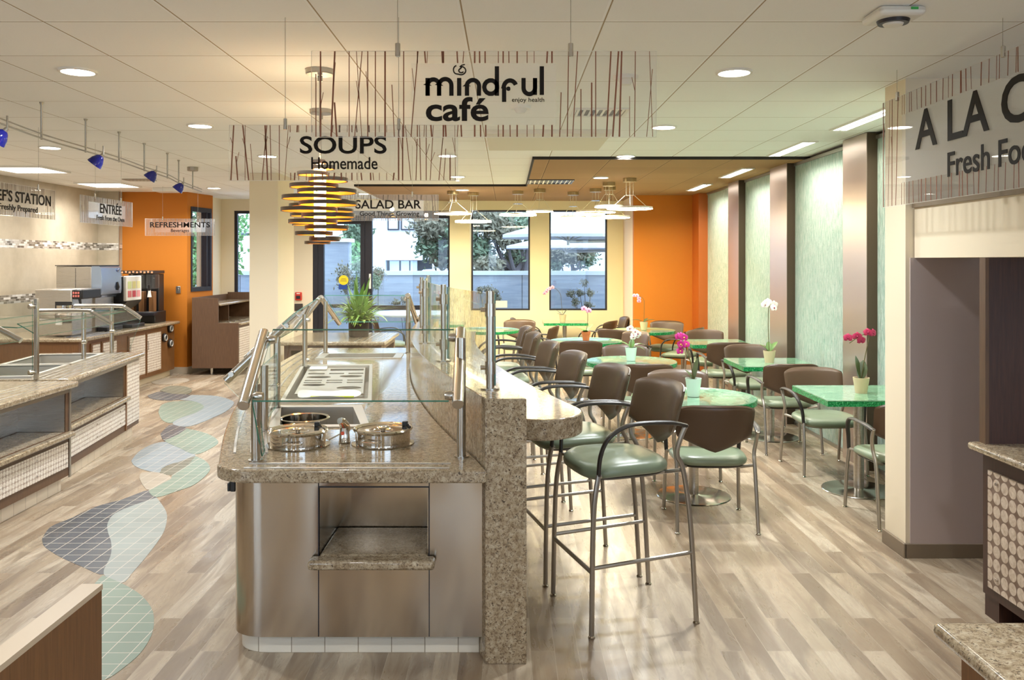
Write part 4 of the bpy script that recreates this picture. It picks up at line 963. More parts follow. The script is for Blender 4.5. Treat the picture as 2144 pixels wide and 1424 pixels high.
link('brew_basket', MB().lathe([(0,-.10),(.05,-.10),(.085,-.02),(.09,.03),(.09,.06),(0,.06)], (-5.33,10.2,1.16), 24), M['chrome'], t)
link('spout_handle', MB().tube([(-5.2,10.3,1.29),(-5.185,10.3,1.2),(-5.165,10.3,1.14)], [.018,.012,.010], 8), M['black'], t)
link('label_plate', MB().box(-5.46,-5.38,10.238,10.243,.98,1.05), M['white'], t, smooth=False)
t = thing('ice_machine', 'tall stainless ice dispenser with curved blue tinted front', 'ice machine', (-5.55,11.2,BZ0))
link('housing', MB().box(-5.86,-5.40,11.0,11.55,BZ0,1.685), M['steel'], t, bevel=.008)
pts = [(-5.40,1.69),(-5.30,1.69),(-5.275,1.66),(-5.262,1.5),(-5.262,1.36),(-5.27,1.315),(-5.30,1.305),(-5.33,1.30),(-5.345,1.27),(-5.40,1.27)]
link('curved_front', MB().prof(pts, 10.995, 11.555, 'y'), mat('blue tinted steel', (176,194,222), .22, .9), t, bevel=.004)
link('top_cap', MB().box(-5.87,-5.29,10.99,11.56,1.688,1.698), M['black'], t)
link('lower_front', MB().box(-5.40,-5.36,11.02,11.53,BZ0,1.27), M['steel'], t)
link('drip_sink', MB().box(-5.36,-5.22,11.06,11.50,BZ0,BZ0+.06), M['black'], t, bevel=.01)
link('side_seam', MB().box(-5.61,-5.605,10.998,11.0,BZ0+.02,1.66), M['dark'], t, smooth=False)
link('spout_shelf', MB().box(-5.52,-5.27,10.985,11.0,1.285,1.31), M['black'], t)
link('badge', MB().tube([(-5.268,11.46,1.63),(-5.258,11.46,1.625)], .024, 16), mat('small grey badge', (120,130,160), .4), t)
link('lever', MB().tube([(-5.262,11.42,1.47),(-5.248,11.42,1.40),(-5.255,11.42,1.36)], [.016,.022,.012], 10), M['black'], t)
t = thing('juice_dispenser', 'juice dispenser with black side and white picture front', 'drink dispenser', (-5.42,11.85,BZ0))
link('housing', MB().box(-5.75,-5.27,11.62,12.1,1.2,1.54), M['black'], t, bevel=.012)
link('lower_body', MB().box(-5.75,-5.42,11.64,12.08,BZ0,1.2), M['black'], t, bevel=.01)
link('front_door', MB().box(-5.27,-5.225,11.615,12.105,1.2,1.545), M['white'], t, bevel=.012)
for i, c in enumerate([(206,214,150),(214,206,140),(222,214,160)]):
    link('drink_picture', MB().box(-5.224,-5.221,11.66+.14*i,11.77+.14*i,1.37,1.47), mat('printed bottle', c, .5), t, smooth=False)
for i, c in enumerate([(206,110,110),(196,70,80),(220,150,150)]):
    link('drink_picture', MB().box(-5.224,-5.221,11.66+.14*i,11.77+.14*i,1.25,1.34), mat('printed cup', c, .5), t, smooth=False)
link('spout_hood', MB().prof([(-5.42,1.2),(-5.22,1.2),(-5.26,1.15),(-5.36,1.08),(-5.42,1.06)], 11.63, 12.09, 'y'), M['black'], t)
link('drip_tray', MB().box(-5.42,-5.16,11.66,12.06,BZ0,BZ0+.05), M['black'], t, bevel=.01)
t = thing('slush_machine', 'frozen drink machine with clear bowls, white taps and patterned black header', 'drink machine', (-5.45,12.75,BZ0))
link('header', MB().box(-5.74,-5.24,12.55,12.95,1.565,1.61), M['black'], t, bevel=.004)
hp = MB(); hc = MB()
for i in range(9): hp.box(-5.72+.055*i,-5.69+.055*i,12.545,12.549,1.572+.006*(i%2),1.598+.006*(i%2))
link('header_pictures', hp, mat('fruit picture print', (204,150,110), .5), t, smooth=False)
link('back_body', MB().box(-5.72,-5.26,12.78,12.98,BZ0,1.56), M['black'], t, bevel=.01)
for i, x in enumerate((-5.60,-5.45,-5.30)):
    link('bowl', MB().box(x-.06,x+.06,12.56,12.78,1.34,1.56), M['acrylic'], t, bevel=.02)
    link('tap', MB().lathe([(0,-.10),(.03,-.10),(.018,-.02),(.02,.0),(0,.0)], (x+.01,12.52,1.32), 14), M['white'], t)
    link('tap_handle', MB().tube([(x+.01,12.52,1.315),(x+.01,12.50,1.40)], [.02,.014], 10), M['black'], t)
    link('front_column', MB().box(x-.035,x+.04,12.60,12.70,.98,1.30), M['wood_edge'], t, bevel=.006)
link('base', MB().box(-5.70,-5.22,12.55,12.96,BZ0,1.0), M['black'], t, bevel=.01)
link('drip_grate', MB().box(-5.68,-5.2,12.46,12.6,.95,.985), M['dark'], t)
t = thing('utensil_caddy', 'small black wire caddy on the far end of the serving counter', 'caddy', (-4.15,8.62,CZ)) if False else None
tag(link('wall_switch', MB().box(-5.16,-5.09,13.186,13.2,1.25,1.36).box(-5.135,-5.115,13.180,13.186,1.28,1.33), M['steel'], bevel=.003), 'small steel switch plate on the orange wall', 'switch plate')
# ---------------- stepped wood station ----------------
t = thing('condiment_station', 'stepped brown condiment station on short legs by the orange wall', 'cabinet', (-4.5,13.8,0))
SX0, SX1, SXR, SY0, SY1 = -4.84, -4.13, -4.44, 13.0, 14.6
link('end_panel', MB().prof([(SX0,.107),(SX1,.107),(SX1,.80),(SXR,.80),(SXR,1.18),(SX0,1.19)], SY0, SY0+.03, 'y'), M['wood'], t, smooth=False)
link('back_panel', MB().box(SX0,SX0+.03,SY0+.03,SY1,.107,1.19).box(SX0+.03,-4.2,SY1-.03,SY1,.8,1.22), M['wood'], t, smooth=False)
link('carcass', MB().box(SX0+.03,SX1-.02,SY0+.03,SY1,.107,.76), M['wood'], t, smooth=False)
link('decor_panel', MB().box(SX1-.02,SX1-.008,SY0+.08,SY1-.1,.16,.72), M['capiz_yz'], t, smooth=False)
cg = link('lower_granite_top', MB().box(SXR-.3,SX1+.03,SY0+.031,SY1-.03,.76,.80), M['granite'], t, bevel=.01)
link('shelf_divider', MB().box(-4.74,SXR-.02,13.55,13.57,.80,1.06), M['wood'], t, smooth=False)
link('upper_granite_top', MB().box(-4.80,SXR+.03,SY0+.031,SY1-.03,1.06,1.095), M['granite'], t, bevel=.01)
for y in (13.25,13.45,13.8,14.0): link('condiment_ring', MB().lathe([(.045,0),(.065,0),(.065,.004),(.045,.004)], (-4.32,y,.801), 20, closed=True), M['chrome'], t)
for x, y in ((-4.58,13.12),(-4.24,13.12),(-4.58,14.5),(-4.24,14.5)): link('leg', MB().tube([(x,y,0),(x,y,.107)], .022, 12), M['tube'], t)
# ---------------- wall devices ----------------
t = thing('fire_alarm', 'red fire alarm pull box on the cream wall by the door', 'fire alarm', (-3.63,YB-.03,1.07))
link('box', MB().box(-3.685,-3.575,YB-.04,YB,1.07,1.21), mat('fire alarm red', (206,52,36), .4), t, bevel=.006)
link('pull_bar', MB().box(-3.665,-3.595,YB-.055,YB-.04,1.10,1.15), M['dark'], t, bevel=.003)
link('white_mark', MB().box(-3.66,-3.60,YB-.043,YB-.04,1.18,1.195), M['white'], t, smooth=False)
tag(link('wall_plate', MB().box(-3.70,-3.56,YB-.02,YB,.885,1.01).box(-3.68,-3.58,YB-.026,YB-.02,.905,.99), mat('dark bronze plate', (84,76,70), .35, .6), bevel=.004), 'dark square plate below the fire alarm', 'wall plate')
tag(link('window_notice', MB().box(-.26,.0,YB+.028,YB+.0295,.94,1.06), M['white'], smooth=False), 'white notice sheet at the bottom of the left yellow wall window', 'notice')
t = thing('door_sticker', 'round yellow and blue sticker on the glass door', 'sticker', (-2.86,YB+.045,1.3))
link('yellow_disc', MB().tube([(-2.86,YB+.047,1.42),(-2.86,YB+.045,1.42)], .085, 28), mat('sticker yellow', (240,210,40), .5), t, smooth=False)
link('blue_tab', MB().box(-2.945,-2.80,YB+.0455,YB+.0475,1.26,1.345), mat('sticker blue', (36,70,150), .5), t, smooth=False)
ml = MB()
for i in range(3): ml.box(-2.92+.01*i,-2.80-.01*i,YB+.0445,YB+.045,1.40+.02*i,1.406+.02*i)
link('print_lines', ml, M['dark'], t, smooth=False)
tag(link('door_notice', MB().box(-2.41,-2.375,YB+.012,YB+.018,1.27,1.53), M['white'], smooth=False), 'narrow white notice on the dark door post', 'notice')
# ---------------- right side service counter ----------------
t = thing('service_counter', 'right hand service counter with granite top and large disc panel', 'counter', (2.8,3.2,0))
link('carcass', MB().box(2.36,3.3,.8,4.2,.11,.81), M['wood_dark'], t, smooth=False)
for y in (4.08,2.4): link('foot_block', MB().box(2.37,2.50,y,y+.12,0,.11), M['wood_dark'], t, smooth=False)
link('toe_kick', MB().box(2.62,3.2,.9,4.0,0,.11), M['black'], t, smooth=False)
link('decor_panel', MB().box(2.349,2.36,2.2,4.14,.16,.73), M['capiz_big'], t, smooth=False)
sc = MB()
for y in (4.06,3.3,2.6):
    for z in (.22,.68): sc.lathe([(0,-.009),(.009,-.005),(.009,.005),(0,.009)], (2.345,y,z), 12)
link('panel_screws', sc, M['chrome'], t)
link('granite_top', MB().box(2.30,3.35,.7,4.24,.81,.85), M['granite'], t, bevel=.016, seg=4)
t = thing('tall_end_panel', 'tall dark wood panel rising from the right service counter to the header', 'panel', (2.8,4.2,.85))
link('panel', MB().box(2.37,3.5,4.17,4.215,.85,1.768), M['wood_dark'], t)
link('edge_frame', MB().box(2.352,2.37,4.165,4.218,.85,1.768), M['wood'], t)
t = thing('granite_counter', 'granite topped wood counter corner at the bottom right of the picture', 'counter', (1.6,1.7,0))
link('granite_top', MB().box(1.06,2.28,.5,2.12,.812,.85), M['granite'], t, bevel=.017, seg=4)
link('body', MB().box(1.105,2.24,.55,2.06,0,.812), M['wood_edge'], t, smooth=False)
t = thing('low_partition', 'low brown wood partition end at the bottom left of the picture', 'partition', (-1.15,1.6,0))
link('panel', MB().box(-1.185,-1.13,.6,2.36,0,.835), M['wood_edge'], t, smooth=False)
link('cap', MB().box(-1.187,-1.128,.6,2.362,.835,.85), mat('beige laminate cap', (196,176,150), .4), t, smooth=False)
# ---------------- hanging signs ----------------
def text_geo(body, bold=0.0, res=4, shear=0, align='LEFT'):
    cu = bpy.data.curves.new('t', 'FONT'); cu.body = body; cu.size = 1; cu.offset = bold; cu.resolution_u = res; cu.fill_mode = 'FRONT'
    o = bpy.data.objects.new('t', cu); COL.objects.link(o); dg = bpy.context.evaluated_depsgraph_get(); dg.update()
    me = bpy.data.meshes.new_from_object(o.evaluated_get(dg)); vs = [tuple(v.co) for v in me.vertices]; fs = [tuple(p.vertices) for p in me.polygons]
    bpy.data.objects.remove(o); bpy.data.meshes.remove(me); return vs, fs
def fit(geo, x0, x1, y0, y1, caps=None):
    vs, fs = geo; xs = [v[0] for v in vs]; ys_ = [v[1] for v in vs]; a, b = min(xs), max(xs); c, d = min(ys_), max(ys_)
    return [(x0+(v[0]-a)/(b-a)*(x1-x0), y0+(v[1]-c)/(d-c)*(y1-y0)) for v in vs], fs
def slab_from(geo, w0, w1):   # flat shapes in (u,v) thickened between w0 and w1
    vs, fs = geo; n = len(vs); ec = {}
    for f in fs:
        for i in range(len(f)):
            e = (f[i], f[(i+1)%len(f)]); ec[e] = 1
    rim = [(a,b) for (a,b) in ec if (b,a) not in ec]
    return [(u,v,w0) for u,v in vs]+[(u,v,w1) for u,v in vs], [f[::-1] for f in fs]+[tuple(i+n for i in f) for f in fs]+[(a,b,b+n,a+n) for a,b in rim]
def stroke(pts, w):            # a flat band of width w along a polyline
    P = [Vector((*p,0)) for p in pts]; L = []; Rr = []
    for i, p in enumerate(P):
        t = (P[min(i+1,len(P)-1)]-P[max(i-1,0)]).normalized(); n = Vector((-t.y,t.x,0)); k = 1
        if 0 < i < len(P)-1:
            t0 = (P[i]-P[i-1]).normalized(); k = 1/max(.5, t0.dot(t))
        L.append(p+n*w/2*k); Rr.append(p-n*w/2*k)
    m = len(P); vs = [(v.x,v.y) for v in L]+[(v.x,v.y) for v in Rr]
    return vs, [(i, m+i, m+i+1, i+1) for i in range(m-1)]
def arcpts(cx, cy, r, a0, a1, n=14, ry=None): return [(cx+r*math.cos(D(a0+(a1-a0)*i/n)), cy+(ry or r)*math.sin(D(a0+(a1-a0)*i/n))) for i in range(n+1)]
def sign(label, O, U, V, N, W_, H_, seed, build, clear, reed='reed', frost=True, cables=(), dens=26.0):
    r = random.Random(seed); O, U, V, N = map(Vector, (O, U, V, N)); ce = O+U*(W_/2)
    t = thing('hanging_sign', label, 'sign', tuple(ce), group='clear hanging signs')
    X = lambda p: tuple(O+U*p[0]+V*p[1]+N*p[2])
    def mk(name, vs, fs, m, **k): return link(name, MB().add([X(v) for v in vs], fs), m, t, smooth=False, **k)
    b = MB().box(0,W_,0,H_,-.005,0); mk('acrylic_panel', [(x,y,z) for x,y,z in b.v], b.f, M['acrylic'])
    e = MB().box(-.001,W_+.001,-.001,.0,-.005,0).box(-.001,W_+.001,H_,H_+.001,-.005,0).box(-.001,0,0,H_,-.005,0).box(W_,W_+.001,0,H_,-.005,0)
    mk('panel_edge', e.v, e.f, M['whiteedge'])
    if frost:
        b = MB().box(clear[0],clear[1],clear[2],clear[3],-.0065,-.0055); mk('frosted_field', b.v, b.f, M['frost'])
    vs, fs = [], []
    def rd(x0, y0, x1, y1, w):
        g, f = slab_from(stroke([(x0,y0),(x1,y1)], w), .0005, .002); n = len(vs); vs.extend(g); fs.extend([tuple(i+n for i in q) for q in f])
    k = int(W_*dens)
    for i in range(k):
        x = (i+.5+r.uniform(-.35,.35))/k*W_; w = r.choice([.0022,.003,.0036,.0052,.006]); dx = r.uniform(-.03,.03) if r.random() < .65 else 0
        dx = max(.004-x, min(W_-.004-x, dx))
        at_ = lambda y: x+dx*(y/H_)
        if clear[0] < x < clear[1]:
            rd(at_(0), 0.001, at_(clear[2]), clear[2], w); rd(at_(clear[3]), clear[3], at_(H_), H_-.001, w)
        else:
            top_ = H_-.001 if r.random() < .7 else H_*r.uniform(.4,.85); rd(x, .001, at_(top_), top_, w)
            if r.random() < .45:
                y = H_*r.uniform(.3,.65); sx = r.choice([-1,1])*r.uniform(.006,.016); xe = max(.004, min(W_-.004, at_(y)+sx))
                rd(at_(y), y, xe, min(H_-.002, y+H_*r.uniform(.12,.3)), .002)
    mk('reed_pattern', vs, fs, M[reed])
    vs, fs = [], []
    for g in build():
        g2_, f = slab_from(g, .0022, .005); n = len(vs); vs.extend(g2_); fs.extend([tuple(i+n for i in q) for q in f])
    mk('lettering', vs, fs, M['letters'])
    for u, zt in cables:
        p = O+U*u+V*H_
        link('cable', MB().tube([p+V*.02, Vector((p.x,p.y,zt))], .0012, 6), M['alu'], t)
        link('cable_clamp', MB().tube([p-V*.02-N*.002, p+V*.03-N*.002], .010 if W_ > 1.1 else .008, 12), M['tube'], t, bevel=.002)
    return t
M['whiteedge'] = mat('pale acrylic edge', (226,222,214), .3)
def fr_px(px0, py0, W_px, H_px, W_, H_):   # sign pixels to sign metres
    return lambda x, y: ((x-px0)/W_px*W_, H_-(y-py0)/H_px*H_)
def b_mindful():
    q = fr_px(396, 108, 1684, 418, WM, HM); k = WM/1684; out = []
    S = lambda pts, w: out.append(stroke([q(*p) for p in pts], w*k))
    A_ = lambda cx, cy, r, a0, a1, ry=None: [(cx+r*math.cos(D(a)), cy-(ry or r)*math.sin(D(a))) for a in [a0+(a1-a0)*i/14 for i in range(15)]]
    w = 21
    S([(964,326),(964,240)], w); S([(964,326),(964,275)]+A_(992,275,28,180,0)+[(1020,326)], w); S([(1020,326),(1020,275)]+A_(1050,275,30,180,0)+[(1080,326)], w)
    S([(1118,326),(1118,240)], w)
    S([(1156,326),(1156,280)]+A_(1185,280,30,180,0)+[(1214,326)], w)
    S([(1302,183),(1302,326)], w); S(A_(1272,284,32,0,360,33), w)
    S([(1337,356),(1337,290)]+A_(1366,288,31,180,25,36), w); S(A_(1358,292,5,0,360), 11)
    S([(1432,240),(1432,285)]+A_(1460,288,28,180,360,30)+[(1488,240)], w); S([(1488,240),(1488,322)], 19)
    S([(1521,183),(1521,322)], w)
    S(A_(1106,200,16,95,265,20)+A_(1126,204,24,240,440,20)+A_(1128,204,12,110,330,10), 6); S([(1120,186),(1130,178),(1146,174)], 5)
    out.append(fit(text_geo('café', .022), *[q(955,0)[0], q(1262,0)[0]], q(0,450)[1], q(0,332)[1]))
    out.append(fit(text_geo('enjoy health', .006), q(1375,0)[0], q(1533,0)[0], q(0,362)[1], q(0,335)[1]))
    return out
SY = 3.2
a = at(652,287,SY); b = at(1374,107,SY); WM, HM = b.x-a.x, b.z-a.z
sign('wide clear sign with reed print reading mindful café', (a.x,SY,a.z), (1,0,0), (0,0,1), (0,-1,0), WM, HM, 5, b_mindful, (.29*WM,.71*WM,.14*HM,.86*HM), cables=((.25*WM,CEIL),(.752*WM,CEIL)), dens=34)
def std_sign(label, O, U, N, W_, H_, seed, big, small, bx, sx, by, sy, cables, reed='reed', dens=40, bold=.016, clear=(.14,.86,.20,.80)):
    def bd(): return [fit(text_geo(big, bold), bx[0]*W_, bx[1]*W_, by[0]*H_, by[1]*H_), fit(text_geo(small, .010), sx[0]*W_, sx[1]*W_, sy[0]*H_, sy[1]*H_)]
    return sign(label, O, U, (0,0,1), N, W_, H_, seed, bd, (clear[0]*W_,clear[1]*W_,clear[2]*H_,clear[3]*H_), reed, True, cables, dens)
SY = 3.75; a = at(480,378,SY); b = at(958,262,SY); w, h = b.x-a.x, b.z-a.z
std_sign('clear reed printed sign reading SOUPS Homemade', (a.x,SY,a.z), (1,0,0), (0,-1,0), w, h, 8, 'SOUPS', 'Homemade', (.31,.69), (.36,.65), (.48,.80), (.20,.42), ((.245*w,CEIL),(.742*w,CEIL)), clear=(.26,.74,.14,.87))
SY = 7.9; a = at(694,462,SY); b = at(918,408,SY); w, h = b.x-a.x, b.z-a.z
std_sign('clear sign reading SALAD BAR Good Things Growing, behind the ring lamp', (a.x,SY,a.z), (1,0,0), (0,-1,0), w, h, 9, 'SALAD BAR', 'Good Things Growing', (.225,.84), (.265,.82), (.46,.80), (.14,.36), ((.25*w,CEIL),(.755*w,CEIL)), 'reedgrey', 60)
SY = 12.2; a = at(304,493.5,SY); b = at(450,458,SY); w, h = b.x-a.x, b.z-a.z
std_sign('clear sign reading REFRESHMENTS Beverages before the orange wall', (a.x,SY,a.z), (1,0,0), (0,-1,0), w, h, 10, 'REFRESHMENTS', 'Beverages', (.07,.93), (.37,.63), (.48,.80), (.16,.40), ((.25*w,CEIL),(.755*w,CEIL)), 'reedgrey', 60)
std_sign('clear sign reading ENTRÉE Fresh From the Oven facing the aisle', (-3.78,7.5,2.095), (0,1,0), (1,0,0), 1.04, .245, 12, 'ENTRÉE', 'Fresh From the Oven', (.34,.76), (.28,.82), (.42,.88), (.16,.34), ((.27,CEIL),(.79,CEIL)), 'reedgrey', 60)
std_sign("clear sign reading CHEF'S STATION Freshly Prepared, cut by the left picture edge", (-3.78,6.04,2.095), (0,1,0), (1,0,0), 1.04, .245, 13, "CHEF'S STATION", 'Freshly Prepared', (.05,.93), (.24,.74), (.44,.80), (.12,.36), ((.25,CEIL),(.79,CEIL)), 'reedgrey', 60)
std_sign('large clear reed sign reading A LA CARTE Fresh Food on the right', (2.2,4.96,2.065), (0,-1,0), (-1,0,0), 2.3, .61, 14, 'A LA CARTE', 'Fresh Food', (.175,.95), (.32,.66), (.46,.80), (.17,.37), ((.18,CEIL),(1.2,CEIL),(2.1,CEIL)), 'reed', 20, .014, (.10,.98,.20,.82))
# ---------------- stacked ring pendant lamps ----------------
M['ringwood'] = m_wood('dark bronze band', (92,70,44), (74,54,34), (6,6,60), .4); M['ringin'] = mat('amber inner band', (240,160,60), .5)
def ring_lamp(px, py, zt, zb, label, flip, wmax):
    p = on(px, py, CEIL); n = 14
    t = thing('stacked_ring_pendant', label, 'pendant lamp', (p.x,p.y,zb), group='stacked ring pendant lamps')
    Ht = zt-zb; rr = random.Random(21+flip)
    link('canopy', MB().lathe([(0,CEIL-zb-.03),(.075,CEIL-zb-.03),(.08,CEIL-zb-.024),(.08,CEIL-zb),(0,CEIL-zb)], n=32), M['alu'], t, local=True)
    link('chain', MB().lathe([(.010,-.016),(.014,-.016),(.014,.016),(.010,.016)], (0,0,CEIL-zb-.05), 12, closed=True).tube([(0,0,CEIL-zb-.06),(0,0,Ht-.01)], .0045, 8), M['alu'], t, local=True)
    link('lamp_core', MB().lathe([(0,.02),(.028,.02),(.034,.05),(.034,Ht-.06),(.02,Ht-.03),(0,Ht-.03)], n=20), M['amber'], t, local=True)
    h = Ht/n
    for i in range(n):
        u = (i+.5)/n; rad = wmax*(.30+.70*math.sin(math.pi*min(1,(u*.80+.06)))**.9) if u < .62 else wmax*(.97-.80*((u-.62)/.38)**.9)
        o = (.045 if i % 2 else -.045)*(1 if flip else -1)*min(1, rad/wmax+.1)*1.1+rr.uniform(-.01,.01); oy = rr.uniform(-.02,.02)
        z = h*i
        link('ring_band', MB().lathe([(rad-.006,z+.004),(rad,z+.003),(rad,z+h*.72),(rad-.006,z+h*.70)], (o,oy,0), 48, closed=True), M['ringwood'], t, local=True)
        link('amber_liner', MB().lathe([(rad-.009,z+.005),(rad-.0062,z+.005),(rad-.0062,z+h*.69),(rad-.009,z+h*.69)], (o,oy,0), 48, closed=True), M['ringin'], t, local=True)
    d = bpy.data.lights.new('pendant bulb', 'POINT'); d.energy = 5; d.color = (1,.8,.5); d.shadow_soft_size = .025
    o = bpy.data.objects.new('pendant bulb', d); COL.objects.link(o); o.location = (p.x,p.y,zt+.02)
    link('spokes', MB().box(-.09,.09,-.003,.003,h*4+.008,h*4+.011).box(-.003,.003,-.09,.09,h*8+.008,h*8+.011), M['dark'], t, local=True)
ring_lamp(670, 146, 2.33, 1.86, 'nearer stacked ring pendant lamp glowing amber behind the soups sign', 0, .165)
ring_lamp(672, 230, 2.33, 1.87, 'farther stacked ring pendant lamp, overlapped by the nearer one', 1, .175)
# ---------------- flat ring pendants ----------------
M['wire'] = mat('pale steel wire', (232,226,200), .4); M['champ'] = mat('champagne canopy', (168,148,104), .35, .6)
rings = [(948,400,909,986,448),(991,403,954.6,1030,465),(1084.5,400,1047,1124,451),(1130,396,1103,1158,443),(1200,402,1176,1227.6,456),(1247,395,1207,1289,445),(1275,382,1244,1303,434),(1277,391,1238,1320,456),(1318.6,373,1272,1366,437.5)]
rl = ['leftmost large ring pendant, hanging before the yellow pilaster','low large ring pendant left of the first yellow wall window','large ring pendant centered over the first yellow wall window','small ring pendant above the wall between the two windows',
 'small low ring pendant over the right window','large ring pendant in the right cluster, left of its neighbours','small high ring pendant in the middle of the right cluster','lowest large ring pendant of the right cluster','largest and rightmost ring pendant, beside the orange wall']
for (cx, cyp, x0, x1, yr), lab in zip(rings, rl):
    zc = CEIL-.028; p = on(cx, cyp, zc); rad = (x1-x0)/2/F*p.y; z = HC+(CY-yr)/F*p.y; X = ((x0+x1)/2-CX)/F*p.y
    t = thing('ring_pendant', lab, 'pendant lamp', (p.x,p.y,z), group='flat ring pendant lamps'); dx = X-p.x; dx = max(-.04, min(.04, dx))
    H = zc-z
    link('canopy', MB().lathe([(0,H-.05),(.085,H-.05),(.085,H),(0,H)], n=28), M['champ'] if 'champ' in M else M['alu'], t, local=True, bevel=.003)
    hz = min(.17, H*.55)
    link('hub_plate', MB().lathe([(0,hz),(.075 if rad > .2 else .06,hz),(.075 if rad > .2 else .06,hz+.004),(0,hz+.004)], n=24), M['tube'], t, local=True)
    wv = MB()
    for k in range(3):
        a = 2*math.pi*k/3+.4; c, s = math.cos(a), math.sin(a)
        wv.tube([(.05*c,.05*s,hz),(.05*c,.05*s,H-.05)], .0028, 6); wv.tube([(.07*c,.07*s,hz),(rad*.96*c,rad*.96*s,.018)], .0034, 6)
    link('wires', wv, M['wire'], t, local=True)
    link('ring_housing', MB().lathe([(rad-.045,.012),(rad,.012),(rad+.003,.0),(rad+.003,.024),(rad-.048,.024),(rad-.048,.0)], n=56, closed=True), M['white'], t, local=True)
    link('ring_diffuser', MB().lathe([(rad-.046,-.003),(rad+.001,-.003),(rad+.002,.010),(rad-.046,.010)], n=56, closed=True), M['ring'], t, local=True)
# ---------------- track lights ----------------
tk = thing('track_rail', 'curved ceiling track rail on thin stems above the left serving counters', 'track rail', (-3.2,7,2.58))
RZ = 2.585
stems = [(87,214),(179.5,249),(249.5,276),(302,300),(350.5,320),(374,335),(403.5,350)]
sp = [on(x, y, CEIL) for x, y in stems]; rp = [Vector((-2.98,3.6,RZ)),Vector((-3.0,4.6,RZ))]+[Vector((p.x,p.y,RZ)) for p in sp]+[Vector((sp[-1].x-.06,sp[-1].y+.45,RZ))]
cur = smooth_pts(rp, 5)
link('rail', MB().tube(cur, .006, 8).tube([c+Vector((0,0,.03)) for c in cur], .005, 8), M['alu'], tk)
for p in sp: link('stem', MB().tube([(p.x,p.y,RZ-.01),(p.x,p.y,CEIL-.02),(p.x,p.y,CEIL)], [.007,.007,.016], 10), M['alu'], tk)
link('power_canopy', MB().lathe([(0,CEIL-.045),(.055,CEIL-.045),(.06,CEIL-.04),(.06,CEIL),(0,CEIL)], (sp[-1].x,sp[-1].y,0), 28), M['alu'], tk)
M['blue'] = mat('cobalt blue glass', (24,30,130), .08); 
for (ax, y, hx, hy), lab in zip([(-3.04,5.15,7,291),(-3.10,6.5,200,340),(-3.25,7.85,311,371),(-3.42,8.95,369,395)], ['blue track spotlight cut by the left picture edge','largest fully visible blue track spotlight, second along the rail','third blue track spotlight along the rail','last small blue track spotlight near the far end of the rail']):
    t = thing('track_spotlight', lab, 'spotlight', (ax,y,RZ), group='blue track spotlights'); h = at(hx, hy, y)
    link('arm', MB().tube([(ax,y,RZ+.05),(ax,y,h.z+.055),(ax-.015,y,h.z+.045)], .006, 8), M['alu'], t)
    d = Vector((-.62,-.1,-.78)); s = Vector((ax-.015,y,h.z+.05))
    prof = [(.016,0),(.030,.012),(.048,.045),(.056,.075),(.058,.085)]
    link('blue_shade', MB().tube([s+d*z for r_, z in prof]+[s+d*z for r_, z in prof[::-1]], [r_ for r_, z in prof]+[r_-.004 for r_, z in prof[::-1]], 22), M['blue'], t)
    link('bulb_socket', MB().tube([s-d*.02, s+d*.01], [.012,.017], 12), M['alu'], t)
# ---------------- ceiling devices ----------------
p = on(1870,24,CEIL)
t = thing('smoke_detector', 'large white ceiling sensor with dark louvre at the top right', 'smoke detector', (p.x,p.y,CEIL-.06))
link('housing', MB().box(-.10,.10,-.10,.10,.02,.06), M['white'], t, local=True, bevel=.02, seg=3)
link('dark_louvre', MB().lathe([(0,.006),(.062,.006),(.068,.021),(0,.021)], n=32), M['dark'], t, local=True)
link('center_cap', MB().lathe([(0,-.002),(.038,-.002),(.044,.008),(0,.010)], n=28), M['white'], t, local=True)
link('green_mark', MB().box(.03,.06,-.103,-.10,.04,.05), mat('green mark', (60,170,80), .5), t, local=True, smooth=False)
for (px, py), lab in zip([(1310,160),(1090,222),(958,372)], ['white round detector behind the right end of the cafe sign','white ceiling sensor just below the words enjoy health','white cone detector below the soups sign']):
    p = on(px, py, CEIL); t = thing('smoke_detector', lab, 'smoke detector', (p.x,p.y,CEIL-.05), group='small white ceiling detectors')
    link('base', MB().lathe([(0,.028),(.07,.028),(.075,.05),(0,.05)], n=28), M['white'], t, local=True); link('sensor', MB().lathe([(0,0),(.03,0),(.048,.03),(0,.03)], n=24), M['white'], t, local=True)
def vent(px, py, w, d, lab, z=CEIL, m='white', n=8):
    p = on(px, py, z); t = thing('ceiling_vent', lab, 'vent', (p.x,p.y,z-.012))
    link('frame', MB().box(-w,w,-d,-d+.025,0,.012).box(-w,w,d-.025,d,0,.012).box(-w,-w+.025,-d+.025,d-.025,0,.012).box(w-.025,w,-d+.025,d-.025,0,.012), M[m], t, local=True)
    link('backing', MB().box(-w+.025,w-.025,-d+.025,d-.025,.009,.012), M['dark'], t, local=True)
    sl = MB()
    for k in range(n): x = -w+.04+(2*w-.08)*k/(n-1); sl.box(x-.009,x+.009,-d+.025,d-.025,.002,.006)
    link('slats', sl, M['white'], t, local=True)
vent(1255,234,.2,.16,'white slatted vent behind the right reeds of the cafe sign')
vent(1152,380,.30,.28,'dark rimmed air vent in the brown ceiling by its corner', CEIL-.028, 'dark', 10)
vent(292,376,.18,.12,'small dark vent beyond the square light panels', CEIL, 'alu', 7)
p = on(350,394,CEIL)
tag(link('ceiling_box', MB().box(p.x-.16,p.x+.16,p.y-.15,p.y+.15,CEIL-.06,CEIL), M['white'], bevel=.008), 'white ceiling access box near the end of the track', 'ceiling box')
tag(link('dropped_panel', MB().box(-.17,.86,6.95,8.0,CEIL-.035,CEIL), mat('white acoustic panel', (228,220,206), .8, spec=.2), bevel=.003), 'white square dropped ceiling panel ahead of the brown ceiling', 'ceiling panel')
